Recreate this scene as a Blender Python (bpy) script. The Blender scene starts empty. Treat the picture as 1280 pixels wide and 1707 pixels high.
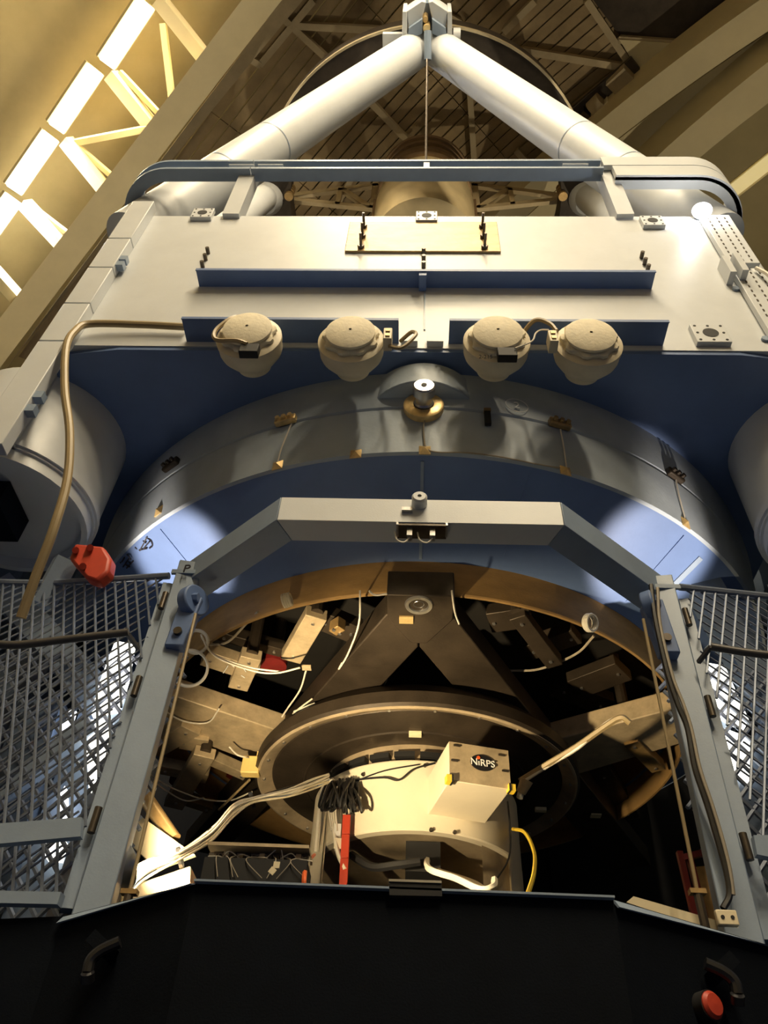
import bpy, bmesh, math, random
from mathutils import Vector as V, Matrix
random.seed(7)
scene = bpy.context.scene
COL = scene.collection

# ------------------------------------------------------------------ camera
F = 1283.0
zc = V((79, 1253, -1283)).normalized()
xc = V((1, -.018, .04396)); xc = (xc - zc*xc.dot(zc)).normalized()
yc = zc.cross(xc)
ROT = Matrix((xc, yc, zc))             # rows: world axes in camera coords; ROT @ cam = world
CAM = V((-.025, -6.548, 1.578))
cd = bpy.data.cameras.new('camera'); cam = bpy.data.objects.new('camera', cd); COL.objects.link(cam)
cd.sensor_fit = 'HORIZONTAL'; cd.sensor_width = 36; cd.lens = F/1280*36; cd.clip_end = 200; cd.clip_start = .05
cam.matrix_world = Matrix.Translation(CAM) @ ROT.to_4x4()
scene.camera = cam

# ------------------------------------------------------------------ world, exposure
w = bpy.data.worlds.new('world'); scene.world = w; w.use_nodes = True
w.node_tree.nodes['Background'].inputs[0].default_value = (.16, .30, .85, 1)
w.node_tree.nodes['Background'].inputs[1].default_value = .10
vs = scene.view_settings
vs.view_transform = 'Standard'; vs.look = 'None'; vs.gamma = 1; vs.use_curve_mapping = False; vs.exposure = .05

def light(name, kind, loc, target, power, col, size=.5, size_y=None, spot=60, blend=.5):
    d = bpy.data.lights.new(name, kind); d.energy = power; d.color = col
    if kind == 'AREA':
        d.size = size
        if size_y: d.shape = 'RECTANGLE'; d.size_y = size_y
    if kind in ('SPOT', 'POINT'): d.shadow_soft_size = size
    if kind == 'SPOT': d.spot_size = math.radians(spot); d.spot_blend = blend
    o = bpy.data.objects.new(name, d); COL.objects.link(o); o.location = loc
    o.rotation_euler = (V(target)-V(loc)).to_track_quat('-Z', 'Y').to_euler()
    return o

# ------------------------------------------------------------------ pixel -> place helpers (each with its own depth)
def ray(px, py):
    return ROT @ V((px-640, -(py-853.5), -F)).normalized()
def AY(px, py, y): d = ray(px, py); return CAM + d*((y-CAM.y)/d.y)
def AZ(px, py, z): d = ray(px, py); return CAM + d*((z-CAM.z)/d.z)
def AC(px, py, R):
    d = ray(px, py); a = d.x**2+d.y**2; b = 2*(CAM.x*d.x+CAM.y*d.y); c = CAM.x**2+CAM.y**2-R*R
    return CAM + d*((-b-math.sqrt(max(b*b-4*a*c, 0)))/(2*a))
DC = V((0, 0, 6))
def AS(px, py, R):
    d = ray(px, py); o = CAM-DC; b = o.dot(d); c = o.dot(o)-R*R
    return CAM + d*(-b+math.sqrt(b*b-c))

# ------------------------------------------------------------------ materials
MATS = {}
def mat(name, col, rough=.5, metal=0, var=.12, scale=4, bump=.0, bscale=60, emit=None, estr=0, col2=None, spec=.5, stretch=None):
    m = bpy.data.materials.new(name); m.use_nodes = True; nt = m.node_tree
    p = nt.nodes['Principled BSDF']
    p.inputs['Roughness'].default_value = rough; p.inputs['Metallic'].default_value = metal
    p.inputs['Specular IOR Level'].default_value = spec
    tc = nt.nodes.new('ShaderNodeTexCoord')
    src = tc.outputs['Object']
    if stretch:
        mp = nt.nodes.new('ShaderNodeMapping'); mp.inputs['Scale'].default_value = stretch
        nt.links.new(src, mp.inputs['Vector']); src = mp.outputs['Vector']
    n = nt.nodes.new('ShaderNodeTexNoise'); n.inputs['Scale'].default_value = scale; n.inputs['Detail'].default_value = 8; n.inputs['Roughness'].default_value = .65
    nt.links.new(src, n.inputs['Vector'])
    r = nt.nodes.new('ShaderNodeValToRGB'); nt.links.new(n.outputs['Fac'], r.inputs['Fac'])
    c2 = col2 or tuple(min(1, c*(1+var)) for c in col); c1 = tuple(c*(1-var) for c in col)
    r.color_ramp.elements[0].position = .32; r.color_ramp.elements[0].color = (*c1, 1)
    r.color_ramp.elements[1].position = .68; r.color_ramp.elements[1].color = (*c2, 1)
    nt.links.new(r.outputs['Color'], p.inputs['Base Color'])
    if bump:
        b = nt.nodes.new('ShaderNodeBump'); b.inputs['Strength'].default_value = bump; b.inputs['Distance'].default_value = .01
        n2 = nt.nodes.new('ShaderNodeTexNoise'); n2.inputs['Scale'].default_value = bscale; n2.inputs['Detail'].default_value = 4
        nt.links.new(src, n2.inputs['Vector']); nt.links.new(n2.outputs['Fac'], b.inputs['Height']); nt.links.new(b.outputs['Normal'], p.inputs['Normal'])
    if emit:
        p.inputs['Emission Color'].default_value = (*emit, 1); p.inputs['Emission Strength'].default_value = estr
    MATS[name] = m; return m
PAINT = (.60, .63, .66)
mat('paint', PAINT, .42, 0, .05, 2.5, .05, 90)
mat('paint_cell', (.36, .42, .49), .5, 0, .14, 1.6, .1, 40)
mat('paint_blue_shade', (.115, .185, .38), .5, 0, .10, 2, .06, 60)  # navy shade of undersides and shelves put into the colour; also pulley blue
mat('paint_frame', (.25, .32, .43), .42, 0, .08, 3, .05, 90)
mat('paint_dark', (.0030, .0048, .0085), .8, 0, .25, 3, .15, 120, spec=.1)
mat('ring_ochre', (.36, .22, .085), .55, .2, .25, 2.2, .12, 50, stretch=(1, 1, 3))
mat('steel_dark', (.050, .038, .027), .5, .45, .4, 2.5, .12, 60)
mat('steel_flange', (.50, .40, .27), .42, .3, .35, 2.0, .1, 70)
mat('black', (.008, .008, .009), .7, 0, .2)
mat('black_gloss', (.012, .012, .014), .3, 0, .2)
mat('drop', (.012, .013, .016), .8)
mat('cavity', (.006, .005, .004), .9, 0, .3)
mat('beige', (.72, .64, .47), .5, 0, .08, 6, .06, 60)
mat('beige_soft', (.80, .73, .56), .75, 0, .08, 14, .3, 40)
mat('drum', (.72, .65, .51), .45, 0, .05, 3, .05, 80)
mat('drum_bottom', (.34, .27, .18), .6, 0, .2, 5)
mat('cream', (.80, .70, .48), .5, 0, .06, 5)
mat('brass', (.72, .52, .24), .38, .5, .25, 12, .1, 60)
mat('brass_plate', (.40, .275, .125), .42, .25, .35, 3.2, .15, 30, stretch=(1, 1, 3))
mat('bronze', (.42, .28, .12), .42, .55, .3, 6)
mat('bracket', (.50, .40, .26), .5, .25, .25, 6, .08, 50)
mat('steel', (.55, .55, .55), .3, .9, .15, 8)
mat('steel_bolt', (.10, .085, .07), .4, .8, .2, 10)
mat('dome', (.46, .39, .22), .8, 0, .10, .7, .08, 8)
mat('beam', (.66, .58, .37), .6, 0, .08, .9, .06, 20)
mat('plank', (.32, .24, .135), .75, 0, .30, 1.2, .2, 14, stretch=(1, 1, 1))
mat('rib', (.46, .38, .25), .7, 0, .15, 2)
mat('ring_top', (.06, .047, .036), .6, .2, .35, 2.5)
mat('ring_edge', (.70, .60, .40), .4, .3, .15, 3)
mat('m2', (.58, .47, .27), .5, .1, .12, 2, .06, 30)
mat('m2_ring', (.30, .20, .11), .45, .5, .2, 4)
mat('vane', (.62, .50, .30), .5, .1, .1, 3)
mat('red', (.50, .05, .022), .5, 0, .12, 8)
mat('red_dark', (.16, .012, .012), .5, 0, .2, 8)
mat('orange', (.75, .13, .03), .4)
mat('yellow', (.78, .55, .05), .45)
mat('yellow_box', (.80, .60, .22), .45)
mat('cable_white', (.75, .70, .60), .4)
mat('cable_grey', (.30, .26, .20), .5)
mat('cable_tan', (.34, .26, .14), .45)
mat('cable_black', (.012, .012, .013), .35)
mat('cable_blue', (.30, .38, .52), .4)
mat('mesh_wire', (.17, .205, .28), .4, .2, .12, 20)
mat('handle', (.09, .085, .085), .4, .4, .15)
mat('fork', (.09, .13, .20), .55, 0, .15, 1.5, .08, 40)
mat('floor', (.012, .022, .050), .7, 0, .2, 1)
mat('white', (.80, .80, .80), .5)
mat('ink_and_marks', (.012, .012, .02), .7)
mat('chalk', (.80, .82, .82), .8)
mat('lamp_warm', (1, 1, 1), .5, emit=(1, .90, .62), estr=9)
mat('lamp_cool', (1, 1, 1), .5, emit=(.93, .95, 1), estr=7)
mat('lamp_dull', (.8, .7, .4), .5, emit=(1, .80, .36), estr=.45)
mat('lamp_glare', (1, 1, 1), .5, emit=(1, .98, .94), estr=25)
mat('flood_face', (1, 1, 1), .5, emit=(1, .86, .58), estr=60)
mat('window_glow', (1, 1, 1), .5, emit=(1, .97, .84), estr=3.2)
mat('window_cool', (1, 1, 1), .5, emit=(.88, .92, 1), estr=3.0)

# ------------------------------------------------------------------ mesh builder
def frame_of(d, up=None):
    d = V(d).normalized()
    u = V(up) if up is not None else (V((0, 0, 1)) if abs(d.z) < .95 else V((0, 1, 0)))
    s = d.cross(u)
    if s.length < 1e-5: s = d.orthogonal()
    s.normalize(); return d, s, s.cross(d).normalized()
def smooth_path(pts, k=6):
    pts = [V(p) for p in pts]
    if len(pts) < 3: return pts
    q = [pts[0]*2-pts[1]] + pts + [pts[-1]*2-pts[-2]]; out = []
    for i in range(1, len(q)-2):
        a, b, c, d = q[i-1:i+3]
        for j in range(k):
            t = j/k
            out.append(.5*((2*b)+(c-a)*t+(2*a-5*b+4*c-d)*t*t+(3*b-a-3*c+d)*t**3))
    out.append(pts[-1]); return out
class B:
    def __init__(s): s.v = []; s.f = []
    def add(s, v, f):
        o = len(s.v); s.v += [V(p) for p in v]; s.f += [tuple(i+o for i in t) for t in f]; return s
    def box(s, c, size, R=None):
        x, y, z = [k/2 for k in size]; c = V(c); R = R or Matrix.Identity(3)
        vs_ = [c + R @ V((i*x, j*y, k*z)) for i in (-1, 1) for j in (-1, 1) for k in (-1, 1)]
        return s.add(vs_, [(0, 1, 3, 2), (4, 6, 7, 5), (0, 4, 5, 1), (2, 3, 7, 6), (0, 2, 6, 4), (1, 5, 7, 3)])
    def beam(s, a, b, wd, ht, up=None, ext=0):
        a = V(a); b = V(b); d, sx, sz = frame_of(b-a, up); a = a-d*ext; b = b+d*ext
        vs_ = [p + sx*i*wd/2 + sz*k*ht/2 for p in (a, b) for i, k in ((-1, -1), (1, -1), (1, 1), (-1, 1))]
        return s.add(vs_, [(0, 3, 2, 1), (4, 5, 6, 7), (0, 1, 5, 4), (1, 2, 6, 5), (2, 3, 7, 6), (3, 0, 4, 7)])
    def cyl(s, a, b, r0, r1=None, n=24, caps=True):
        a = V(a); b = V(b); r1 = r0 if r1 is None else r1; d, x, y = frame_of(b-a)
        vs_ = [p + (x*math.cos(2*math.pi*i/n)+y*math.sin(2*math.pi*i/n))*r for p, r in ((a, r0), (b, r1)) for i in range(n)]
        fs = [(i, (i+1) % n, n+(i+1) % n, n+i) for i in range(n)]
        if caps: fs += [tuple(range(n))[::-1], tuple(range(n, 2*n))]
        return s.add(vs_, fs)
    def lathe(s, prof, c=(0, 0, 0), axis=(0, 0, 1), n=64, a0=0, a1=2*math.pi, close=False):
        c = V(c); d, x, y = frame_of(axis, (0, 1, 0) if abs(V(axis).normalized().z) > .9 else (0, 0, 1))
        full = abs(a1-a0-2*math.pi) < 1e-4; m = n if full else n+1; k = len(prof); vs_ = []
        for i in range(m):
            a = a0+(a1-a0)*i/n
            for r, z in prof: vs_.append(c + (x*math.cos(a)+y*math.sin(a))*r + d*z)
        fs = []
        for i in range(n):
            j = (i+1) % m
            for q in range(k-1 if not close else k):
                q2 = (q+1) % k
                fs.append((i*k+q, j*k+q, j*k+q2, i*k+q2))
        return s.add(vs_, fs)
    def ring(s, r0, r1, z0, z1, c=(0, 0, 0), axis=(0, 0, 1), n=64, a0=0, a1=2*math.pi):
        s.lathe([(r1, z0), (r1, z1), (r0, z1), (r0, z0)], c, axis, n, a0, a1, True)
        if abs(a1-a0-2*math.pi) > 1e-4:
            o = len(s.v); k = 4; base = o-k*(n+1)
            s.f += [tuple(base+i for i in range(4)), tuple(o-1-i for i in range(4))]
        return s
    def tube(s, pts, r, n=6, k=6, raw=False):
        p = [V(q) for q in pts] if raw else smooth_path(pts, k); ref = None; rings = []
        for i, c in enumerate(p):
            d = (p[min(i+1, len(p)-1)]-p[max(i-1, 0)])
            if d.length < 1e-7: d = V((0, 0, 1))
            d.normalize()
            ref = (ref - d*ref.dot(d)) if ref is not None else d.orthogonal()
            if ref.length < 1e-4: ref = d.orthogonal()
            ref.normalize(); e = d.cross(ref)
            rings.append([c+(ref*math.cos(2*math.pi*j/n)+e*math.sin(2*math.pi*j/n))*r for j in range(n)])
        vs_ = [q for rg in rings for q in rg]; m = len(rings)
        fs = [(i*n+j, i*n+(j+1) % n, (i+1)*n+(j+1) % n, (i+1)*n+j) for i in range(m-1) for j in range(n)]
        fs += [tuple(range(n))[::-1], tuple((m-1)*n+j for j in range(n))]
        return s.add(vs_, fs)
    def prism(s, pts, vec):
        pts = [V(p) for p in pts]; n = len(pts); vec = V(vec)
        return s.add(pts+[p+vec for p in pts], [tuple(range(n))[::-1], tuple(range(n, 2*n))]+[(i, (i+1) % n, n+(i+1) % n, n+i) for i in range(n)])
    def obj(s, name, m, parent=None, label=None, cat=None, group=None, kind=None, ang=35, bev=0):
        if parent is not None: org = V(parent['_org']) if '_org' in parent else V((0, 0, 0))
        else:
            lo = [min(p[i] for p in s.v) for i in range(3)]; hi = [max(p[i] for p in s.v) for i in range(3)]
            org = V(((lo[0]+hi[0])/2, (lo[1]+hi[1])/2, lo[2]))
        me = bpy.data.meshes.new(name)
        me.from_pydata([tuple(p-org) for p in s.v], [], s.f)
        bm = bmesh.new(); bm.from_mesh(me); bmesh.ops.recalc_face_normals(bm, faces=bm.faces); bm.to_mesh(me); bm.free()
        me.materials.append(MATS[m])
        for p in me.polygons: p.use_smooth = True
        me.set_sharp_from_angle(angle=math.radians(ang))
        o = bpy.data.objects.new(name, me); COL.objects.link(o)
        o['_org'] = tuple(org); ORG.append(o)
        if parent is not None: o.parent = parent
        else: o.location = org
        if bev:
            md = o.modifiers.new('bevel', 'BEVEL'); md.width = bev; md.segments = 2; md.limit_method = 'ANGLE'; md.angle_limit = math.radians(40)
        tag(o, label, cat, group, kind); return o
ORG = []
def tag(o, label=None, cat=None, group=None, kind=None):
    for k, x in (('label', label), ('category', cat), ('group', group), ('kind', kind)):
        if x: o[k] = x
    return o
def thing(name, label, cat, loc=(0, 0, 0), group=None, kind=None):
    o = bpy.data.objects.new(name, None); COL.objects.link(o); o.location = loc; o['_org'] = tuple(loc); ORG.append(o)
    o.empty_display_size = .1
    return tag(o, label, cat, group, kind)
def text_geo(s_, size):
    c = bpy.data.curves.new('t', 'FONT'); c.body = s_; c.size = size; c.align_x = 'CENTER'; c.align_y = 'CENTER'; c.extrude = size*.03
    o = bpy.data.objects.new('t', c); COL.objects.link(o); bpy.context.view_layer.update()
    me = bpy.data.meshes.new_from_object(o.evaluated_get(bpy.context.evaluated_depsgraph_get()))
    g = ([v.co.copy() for v in me.vertices], [tuple(p.vertices) for p in me.polygons])
    bpy.data.objects.remove(o); bpy.data.meshes.remove(me); bpy.data.curves.remove(c); return g
def place_text(b, s_, size, c, x, y):
    x = V(x).normalized(); y = V(y).normalized(); z = x.cross(y)
    v, f = text_geo(s_, size); return b.add([V(c)+x*p.x+y*p.y+z*p.z for p in v], f)
UX, UY, UZ = V((1, 0, 0)), V((0, 1, 0)), V((0, 0, 1))

#=== SETTING
B().cyl((0, 0, -.2), (0, 0, 0), 17, n=64).obj('floor', 'floor', kind='structure')
b = B()
prof = []
for i in range(25):
    a = math.radians(2+ i*(98-2)/24); prof.append((15.4*math.sin(a), 6+15.4*math.cos(a)))
b.lathe([(.01, 21.4)]+prof, n=72)
ceil = b.obj('ceiling', 'dome', kind='structure')
U = V((-.7071, .7071, 0)); W_ = V((.7071, .7071, 0))
def dome_pt(s, v, R): return V((U.x*s+W_.x*v, U.y*s+W_.y*v, 6+math.sqrt(max(R*R-s*s-v*v, .01))))
# shutter planks
v0 = -4.35; pw = .235; npl = 29
for i in range(npl):
    va, vb = v0+i*pw, v0+(i+1)*pw-.03
    cuts = [-9.0, -4.6+(i % 3)*.02, -1.2, 2.6, 9.0]
    for c0, c1 in zip(cuts[:-1], cuts[1:]):
        n = 6; b = B(); dR = random.uniform(-.02, .02)
        pts = []
        for j in range(n+1):
            s_ = c0+.01+(c1-c0-.02)*j/n
            pts += [dome_pt(s_, va, 14.6+dR), dome_pt(s_, vb, 14.6+dR), dome_pt(s_, vb, 14.66+dR), dome_pt(s_, va, 14.66+dR)]
        fs = [(0, 1, 2, 3), (4*n, 4*n+3, 4*n+2, 4*n+1)]
        for j in range(n):
            for q in range(4): fs.append((4*j+q, 4*j+(q+1) % 4, 4*j+4+(q+1) % 4, 4*j+4+q))
        b.add(pts, fs).obj('plank', 'plank', ceil)
# arch girders
def arch(name, e0, e1, R, depth, m='beam', s0=-11.5, s1=11.5, n=40):
    """girder whose two lower edges pass through the given pairs of dome points, arched in vertical planes"""
    def arc(p, q):
        d = V((q.x-p.x, q.y-p.y, 0)).normalized(); nn = V((-d.y, d.x, 0)); off = nn.x*p.x+nn.y*p.y
        return d, nn, off
    b = B(); A, C_ = arc(*e0), arc(*e1); vs_ = []
    for i in range(n+1):
        s_ = s0+(s1-s0)*i/n
        for (d, nn, off), RR in ((A, R), (C_, R), (C_, R+depth), (A, R+depth)):
            p = d*s_+nn*off; vs_.append(V((p.x, p.y, 6+math.sqrt(max(RR*RR-p.x**2-p.y**2, .5)))))
    fs = [(0, 1, 2, 3), (4*n, 4*n+3, 4*n+2, 4*n+1)]
    for j in range(n):
        for q in range(4): fs.append((4*j+q, 4*j+(q+1) % 4, 4*j+4+(q+1) % 4, 4*j+4+q))
    return b.add(vs_, fs).obj(name, m, kind='structure')
S = lambda x, y, R=13: AS(x, y, R)
arch('trim_1', (S(470, 0), S(40, 560)), (S(403, 0), S(0, 530)), 13, 1.3)
arch('trim_2', (S(970, 227, 13.4), S(1266, 0, 13.4)), (S(1005, 251, 13.4), S(1280, 52, 13.4)), 13.4, .9)
arch('trim_3', (S(1005, 253, 13.9), S(1280, 54, 13.9)), (S(1053, 266, 13.9), S(1280, 98, 13.9)), 13.9, .6)
arch('trim_4', (S(1087, 268), S(1280, 103)), (S(1160, 268), S(1280, 172)), 13, 1.2)
# far flange of the big girder
arch('trim_5', (S(505, 0, 14.2), S(290, 262, 14.2)), (S(470, 0, 14.2), S(255, 285, 14.2)), 14.2, .3, 'rib')
# shutter ribs
ribs = [((469, 26), (545, 97)), ((523, 0), (434, 107)), ((490, 42), (640, 50)), ((612, 164), (676, 230)), ((434, 107), (405, 90)),
        ((977, 0), (1053, 113)), ((871, 84), (1050, 113)), ((1032, 65), (1156, 74)), ((1053, 113), (957, 196)), ((892, 0), (840, 52)),
        ((782, 135), (792, 300)), ((615, 165), (670, 225)), ((1053, 113), (1070, 130)), ((700, 0), (770, 40)), ((860, 250), (930, 330)), ((600, 270), (560, 345))]
for i, (p, q) in enumerate(ribs):
    B().beam(AS(*p, 14.42), AS(*q, 14.42), .13, .18).obj('rib', 'rib', ceil)
B().prism([AS(1032, 66, 14.3), AS(1156, 74, 14.3), AS(1070, 127, 14.3)], (0, 0, .08)).obj('gusset', 'beam', ceil)
B().prism([AS(985, -5, 14.5), AS(1220, -5, 14.5), AS(1160, 68, 14.5), AS(1035, 62, 14.5)], (0, 0, .06)).obj('dark_panel', 'ring_top', ceil)
# girder struts on the lamp side
for p, q, wd in [((265, 0), (348, 105), .26), ((185, 125), (262, 222), .26), ((110, 235), (182, 325), .26), ((42, 340), (108, 412), .26),
             ((272, 40), (288, 178), .12), ((122, 238), (248, 214), .12), ((200, 120), (275, 200), .10), ((-30, 430), (50, 520), .26), ((125, 240), (200, 305), .1), ((345, -110), (430, 0), .26), ((55, 345), (120, 395), .1)]:
    B().beam(AS(*p, 14.4), AS(*q, 13.6), wd, wd).obj('truss_bar', 'beam', ceil)
# trolley beside the shutter
t = thing('shutter_drive', 'dark motor and gearbox unit mounted beside the wooden shutter panels', 'motor', tuple(AS(990, 180, 14.2)))
c = AS(990, 178, 14.2); e = (AS(1050, 120, 14.2)-AS(930, 225, 14.2)).normalized()
B().beam(AS(1065, 112, 14.25), AS(915, 238, 14.25), .55, .1).obj('mounting_plate', 'ring_top', t)
B().beam(AS(1052, 122, 14.1), AS(1022, 150, 14.1), .45, .2).obj('side_cover', 'rib', t)
B().cyl(AS(1002, 165, 14.05), AS(985, 182, 14.05), .16, n=20).obj('motor', 'rib', t)
B().beam(AS(980, 186, 14.05), AS(968, 200, 14.05), .25, .25).obj('gearbox', 'steel_bolt', t)
B().beam(AS(1012, 176, 14.05), AS(1018, 168, 14.05), .2, .2).obj('junction_box', 'beam', t)

#=== LAMPS
def row_lamp(s0, s1, v, R, warm, vis_label, power, col):
    a, c_ = dome_pt(s0, v, R), dome_pt(s1, v, R); mid = (a+c_)/2
    nrm = (DC-mid).normalized()
    t = thing('dome_lamp', vis_label, 'lamp', tuple(mid), 'row of tube lamps along the dome girder')
    B().beam(a-nrm*.10, c_-nrm*.10, .42, .12, up=nrm).obj('housing', 'beam', t)
    B().beam(a+nrm*.0, c_+nrm*.0, .32, .07, up=nrm).obj('diffuser', warm, t)
    l = light('dome_lamp_light', 'AREA', mid+nrm*.06, DC, power, col, .32, 1.2)
    l.parent = t; l.matrix_parent_inverse = Matrix.Translation(-mid)
    return t
LAMPROW = 'glowing tube lamp in the row along the beige dome girder'
def sv(p): return p.dot(U), p.dot(W_)
WARM = (1, .80, .48)
for (p, q, m_, lab) in [((180, 108), (243, 4), 'lamp_warm', 'warm tube lamp in the dome row, before the cooler ones'), ((97, 216), (157, 114), 'lamp_warm', 'warm tube lamp in the dome row next to the cool white lamps'),
                   ((25, 318), (84, 226), 'lamp_cool', 'cool white tube lamp in the dome row next to the warm ones'), ((-30, 410), (22, 330), 'lamp_cool', 'cool white tube lamp at the low end of the dome row')]:
    a, c_ = AS(*p, 14.5), AS(*q, 14.5)
    row_lamp(sv(a)[0], sv(c_)[0], (sv(a)[1]+sv(c_)[1])/2, 14.5, m_, lab, 170, WARM if m_ == 'lamp_warm' else (.95, .95, 1))
for s_ in (-3.4, -5.0, -6.6, -8.2, -9.8, -11.0):
    row_lamp(s_-.6, s_+.6, -6.15, 14.5, 'lamp_warm', 'warm tube lamp in the dome row overhead', 350 if s_ < -6 else 290, (1, .82, .55))
t = thing('dome_lamp', 'dull yellow tube lamp beyond the parallel dome girders', 'lamp', tuple(AS(1245, 300, 13.6)))
B().beam(AS(1211, 326, 13.6), AS(1330, 232, 13.6), .26, .12, up=(DC-AS(1245, 300, 13.6)).normalized()).obj('diffuser', 'lamp_dull', t)
B().beam(AS(1211, 326, 13.75), AS(1330, 232, 13.75), .34, .1, up=(DC-AS(1245, 300, 13.6)).normalized()).obj('housing', 'beam', t)
#=== FORK ARMS
for sx in (-1, 1):
    t = thing('fork_arm', ('dark blue mount arm standing beside the red bracket' if sx < 0 else 'dark blue mount arm beside the shaded counterweight drum'), 'mount arm', (sx*4.1, .5, 0), 'fork arms of the mount')
    b = B(); prof = [(-2.3, 0), (2.6, 0), (2.4, 5), (1.6, 8.0), (-1.0, 8.0), (-1.9, 6.2), (-2.2, 4)]
    b.prism([(sx*3.45, y, z) for y, z in prof], (sx*1.5, 0, 0)).obj('body', 'fork', t, bev=.06)
    B().cyl((sx*3.25, .3, 7.0), (sx*3.46, .3, 7.0), .9, n=40).obj('bearing_cap', 'fork', t)
    for k in range(4): B().box((sx*3.43, -1.6+.9*k, 3.6), (.10, .10, 6.0)).obj('stiffener', 'fork', t)

t = thing('mount_backdrop', 'huge dark backdrop added behind the instrument in place of the far mount', 'mount', (0, 4.2, 0))  # dark backdrop added so the space behind the instrument goes black
B().prism([(-6.5, 3.6, 0), (6.5, 3.6, 0), (6.5, 3.6, 6.9), (-6.5, 3.6, 6.9)], (0, 1.2, 0)).obj('body', 'drop', t)
for k in range(5): B().box((-3.6+1.8*k, 3.56, 3.0), (.12, .10, 6.0)).obj('web', 'drop', t)
#=== TRUSS + TOP RING
t = thing('top_ring', 'large dark steel ring with a pale rim at the head of the truss', 'ring', (0, 0, 16.9))
B().ring(2.72, 3.28, 17.0, 17.5, n=96).obj('ring_body', 'ring_top', t)
B().ring(3.255, 3.295, 16.97, 17.06, n=96).obj('rim', 'ring_edge', t)
tr = thing('truss', 'pale tubular truss struts meeting at a bolted apex block', 'truss', (0, -3.4, 8.8))
TOP = V((0, -3.06, 16.55))
def strut(a, c_, r, parent):
    o = B().cyl(a, c_, r, n=32).obj('strut', 'paint', parent)
    d = (c_-a).normalized(); L = (c_-a).length
    for f in (.22, .36):
        m_ = a+d*L*f; B().cyl(m_-d*.008, m_+d*.008, r+.004, n=32, caps=False).obj('weld_seam', 'paint_frame', o)
for sx in (-1, 1):
    strut(V((sx*2.98-.06, -3.06, 9.1)), TOP+V((sx*.12, 0, -.05)), .29, tr)
    strut(V((sx*3.0, -2.6, 8.82)), V((sx*3.2, -.25, 17.2)), .25, tr)
for sx in (-1, 1): B().box((sx*2.83, -2.9, 8.95), (.34, .4, .30)).obj('foot', 'paint', tr, bev=.02)
# apex block: two folded plates around a recessed core, seen from below
za = 16.15
for sx in (-1, 1):
    X = lambda px: 712+sx*(px-712) if sx < 0 else px
    def pp(px, py, z=za): return AZ(712+sx*px, py, z)
    B().prism([pp(2, 4), pp(9, 2), pp(34, 19), pp(31, 46), pp(8, 30)], (0, 0, .45)).obj('apex_plate', 'paint', tr, bev=.01)
    B().prism([pp(8, 31, za-.12), pp(31, 47, za-.12), pp(33, 69, za-.12), pp(8, 56, za-.12)], (0, 0, .55)).obj('apex_plate', 'paint_frame', tr, bev=.01)
    B().prism([pp(34, 19, za-.1), pp(41, 19, za-.1), pp(42, 66, za-.1), pp(33, 69, za-.1)], (0, 0, .6)).obj('apex_cheek', 'paint', tr, bev=.01)
B().prism([AZ(703, 5, 16.4), AZ(721, 5, 16.4), AZ(724, 70, 16.4), AZ(700, 70, 16.4)], (0, 0, .4)).obj('apex_core', 'paint_frame', tr)
B().cyl(AZ(713, 52, 15.9), AZ(713, 100, 15.7), .06, n=16).obj('tension_rod', 'paint_frame', tr)
B().cyl(AZ(709, 33, 16.1), AZ(709, 33, 16.1)+UZ*.3, .045, n=12).obj('bolt', 'brass', tr)
B().cyl(AZ(711, 48, 16.0), AZ(711, 48, 16.0)+UZ*.3, .06, n=12).obj('bolt', 'brass', tr)
B().beam(AZ(638, 66, 16.5), AZ(672, 66, 16.5), .2, .14).obj('side_bracket', 'paint', tr)
B().cyl(AZ(755, 60, 16.4), AZ(767, 60, 16.4), .12, n=20).obj('side_boss', 'paint', tr)
for sx in (-1, 1):
    o = B().lathe([(.01, -.34), (.22, -.28), (.32, -.1), (.34, .1), (.30, .5), (.01, .5)], (sx*3.18, -.28, 17.0), n=24).obj('node_pod', 'paint', tr)
    B().cyl((sx*3.0, -.45, 17.25), (sx*3.0, -.45, 17.6), .13, n=16).obj('node_pipe', 'steel_dark', tr)
    for k in range(4): B().cyl((sx*2.72, -.35, 16.9+k*.12), (sx*2.72, -.35, 16.98+k*.12), .09, n=12).obj('spring_coil', 'bronze', tr)
# rope from the apex
B().cyl(AZ(712, 96, 15.7), AY(710, 268, -2.2), .018, n=8).obj('steel_rope', 'steel_bolt', label='thin dark steel rope hanging below the truss apex', cat='rope')
# secondary unit
t = thing('secondary_mirror_unit', 'ochre drum with dark hoops hanging at the centre of the top ring', 'mirror unit', (0, 0, 15.3))
B().lathe([(.01, 15.34), (.62, 15.34), (.62, 15.28), (.78, 15.26), (.98, 15.32), (1.0, 15.5), (1.0, 17.0), (.92, 17.6), (.90, 18.6), (.01, 18.6)], n=64).obj('drum_body', 'm2', t)
for k in range(4):
    B().ring(.90, .99, 17.42+k*.32, 17.55+k*.32, n=64).obj('hoop', 'm2_ring', t)
B().ring(.60, .66, 15.24, 15.30, n=48).obj('lens_rim', 'bronze', t)
for sx in (-1, 1):
    B().ring(1.0, 1.05, 15.6, 17.3, n=12, a0=math.radians(-8 if sx > 0 else 172), a1=math.radians(8 if sx > 0 else 188)).obj('vane_pad', 'm2_ring', t)
B().box((-.35, -.55, 18.66), (.4, .3, .12)).obj('top_box', 'bronze', t); B().box((.45, -.55, 18.66), (.4, .3, .12)).obj('top_box', 'bronze', t)
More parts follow.
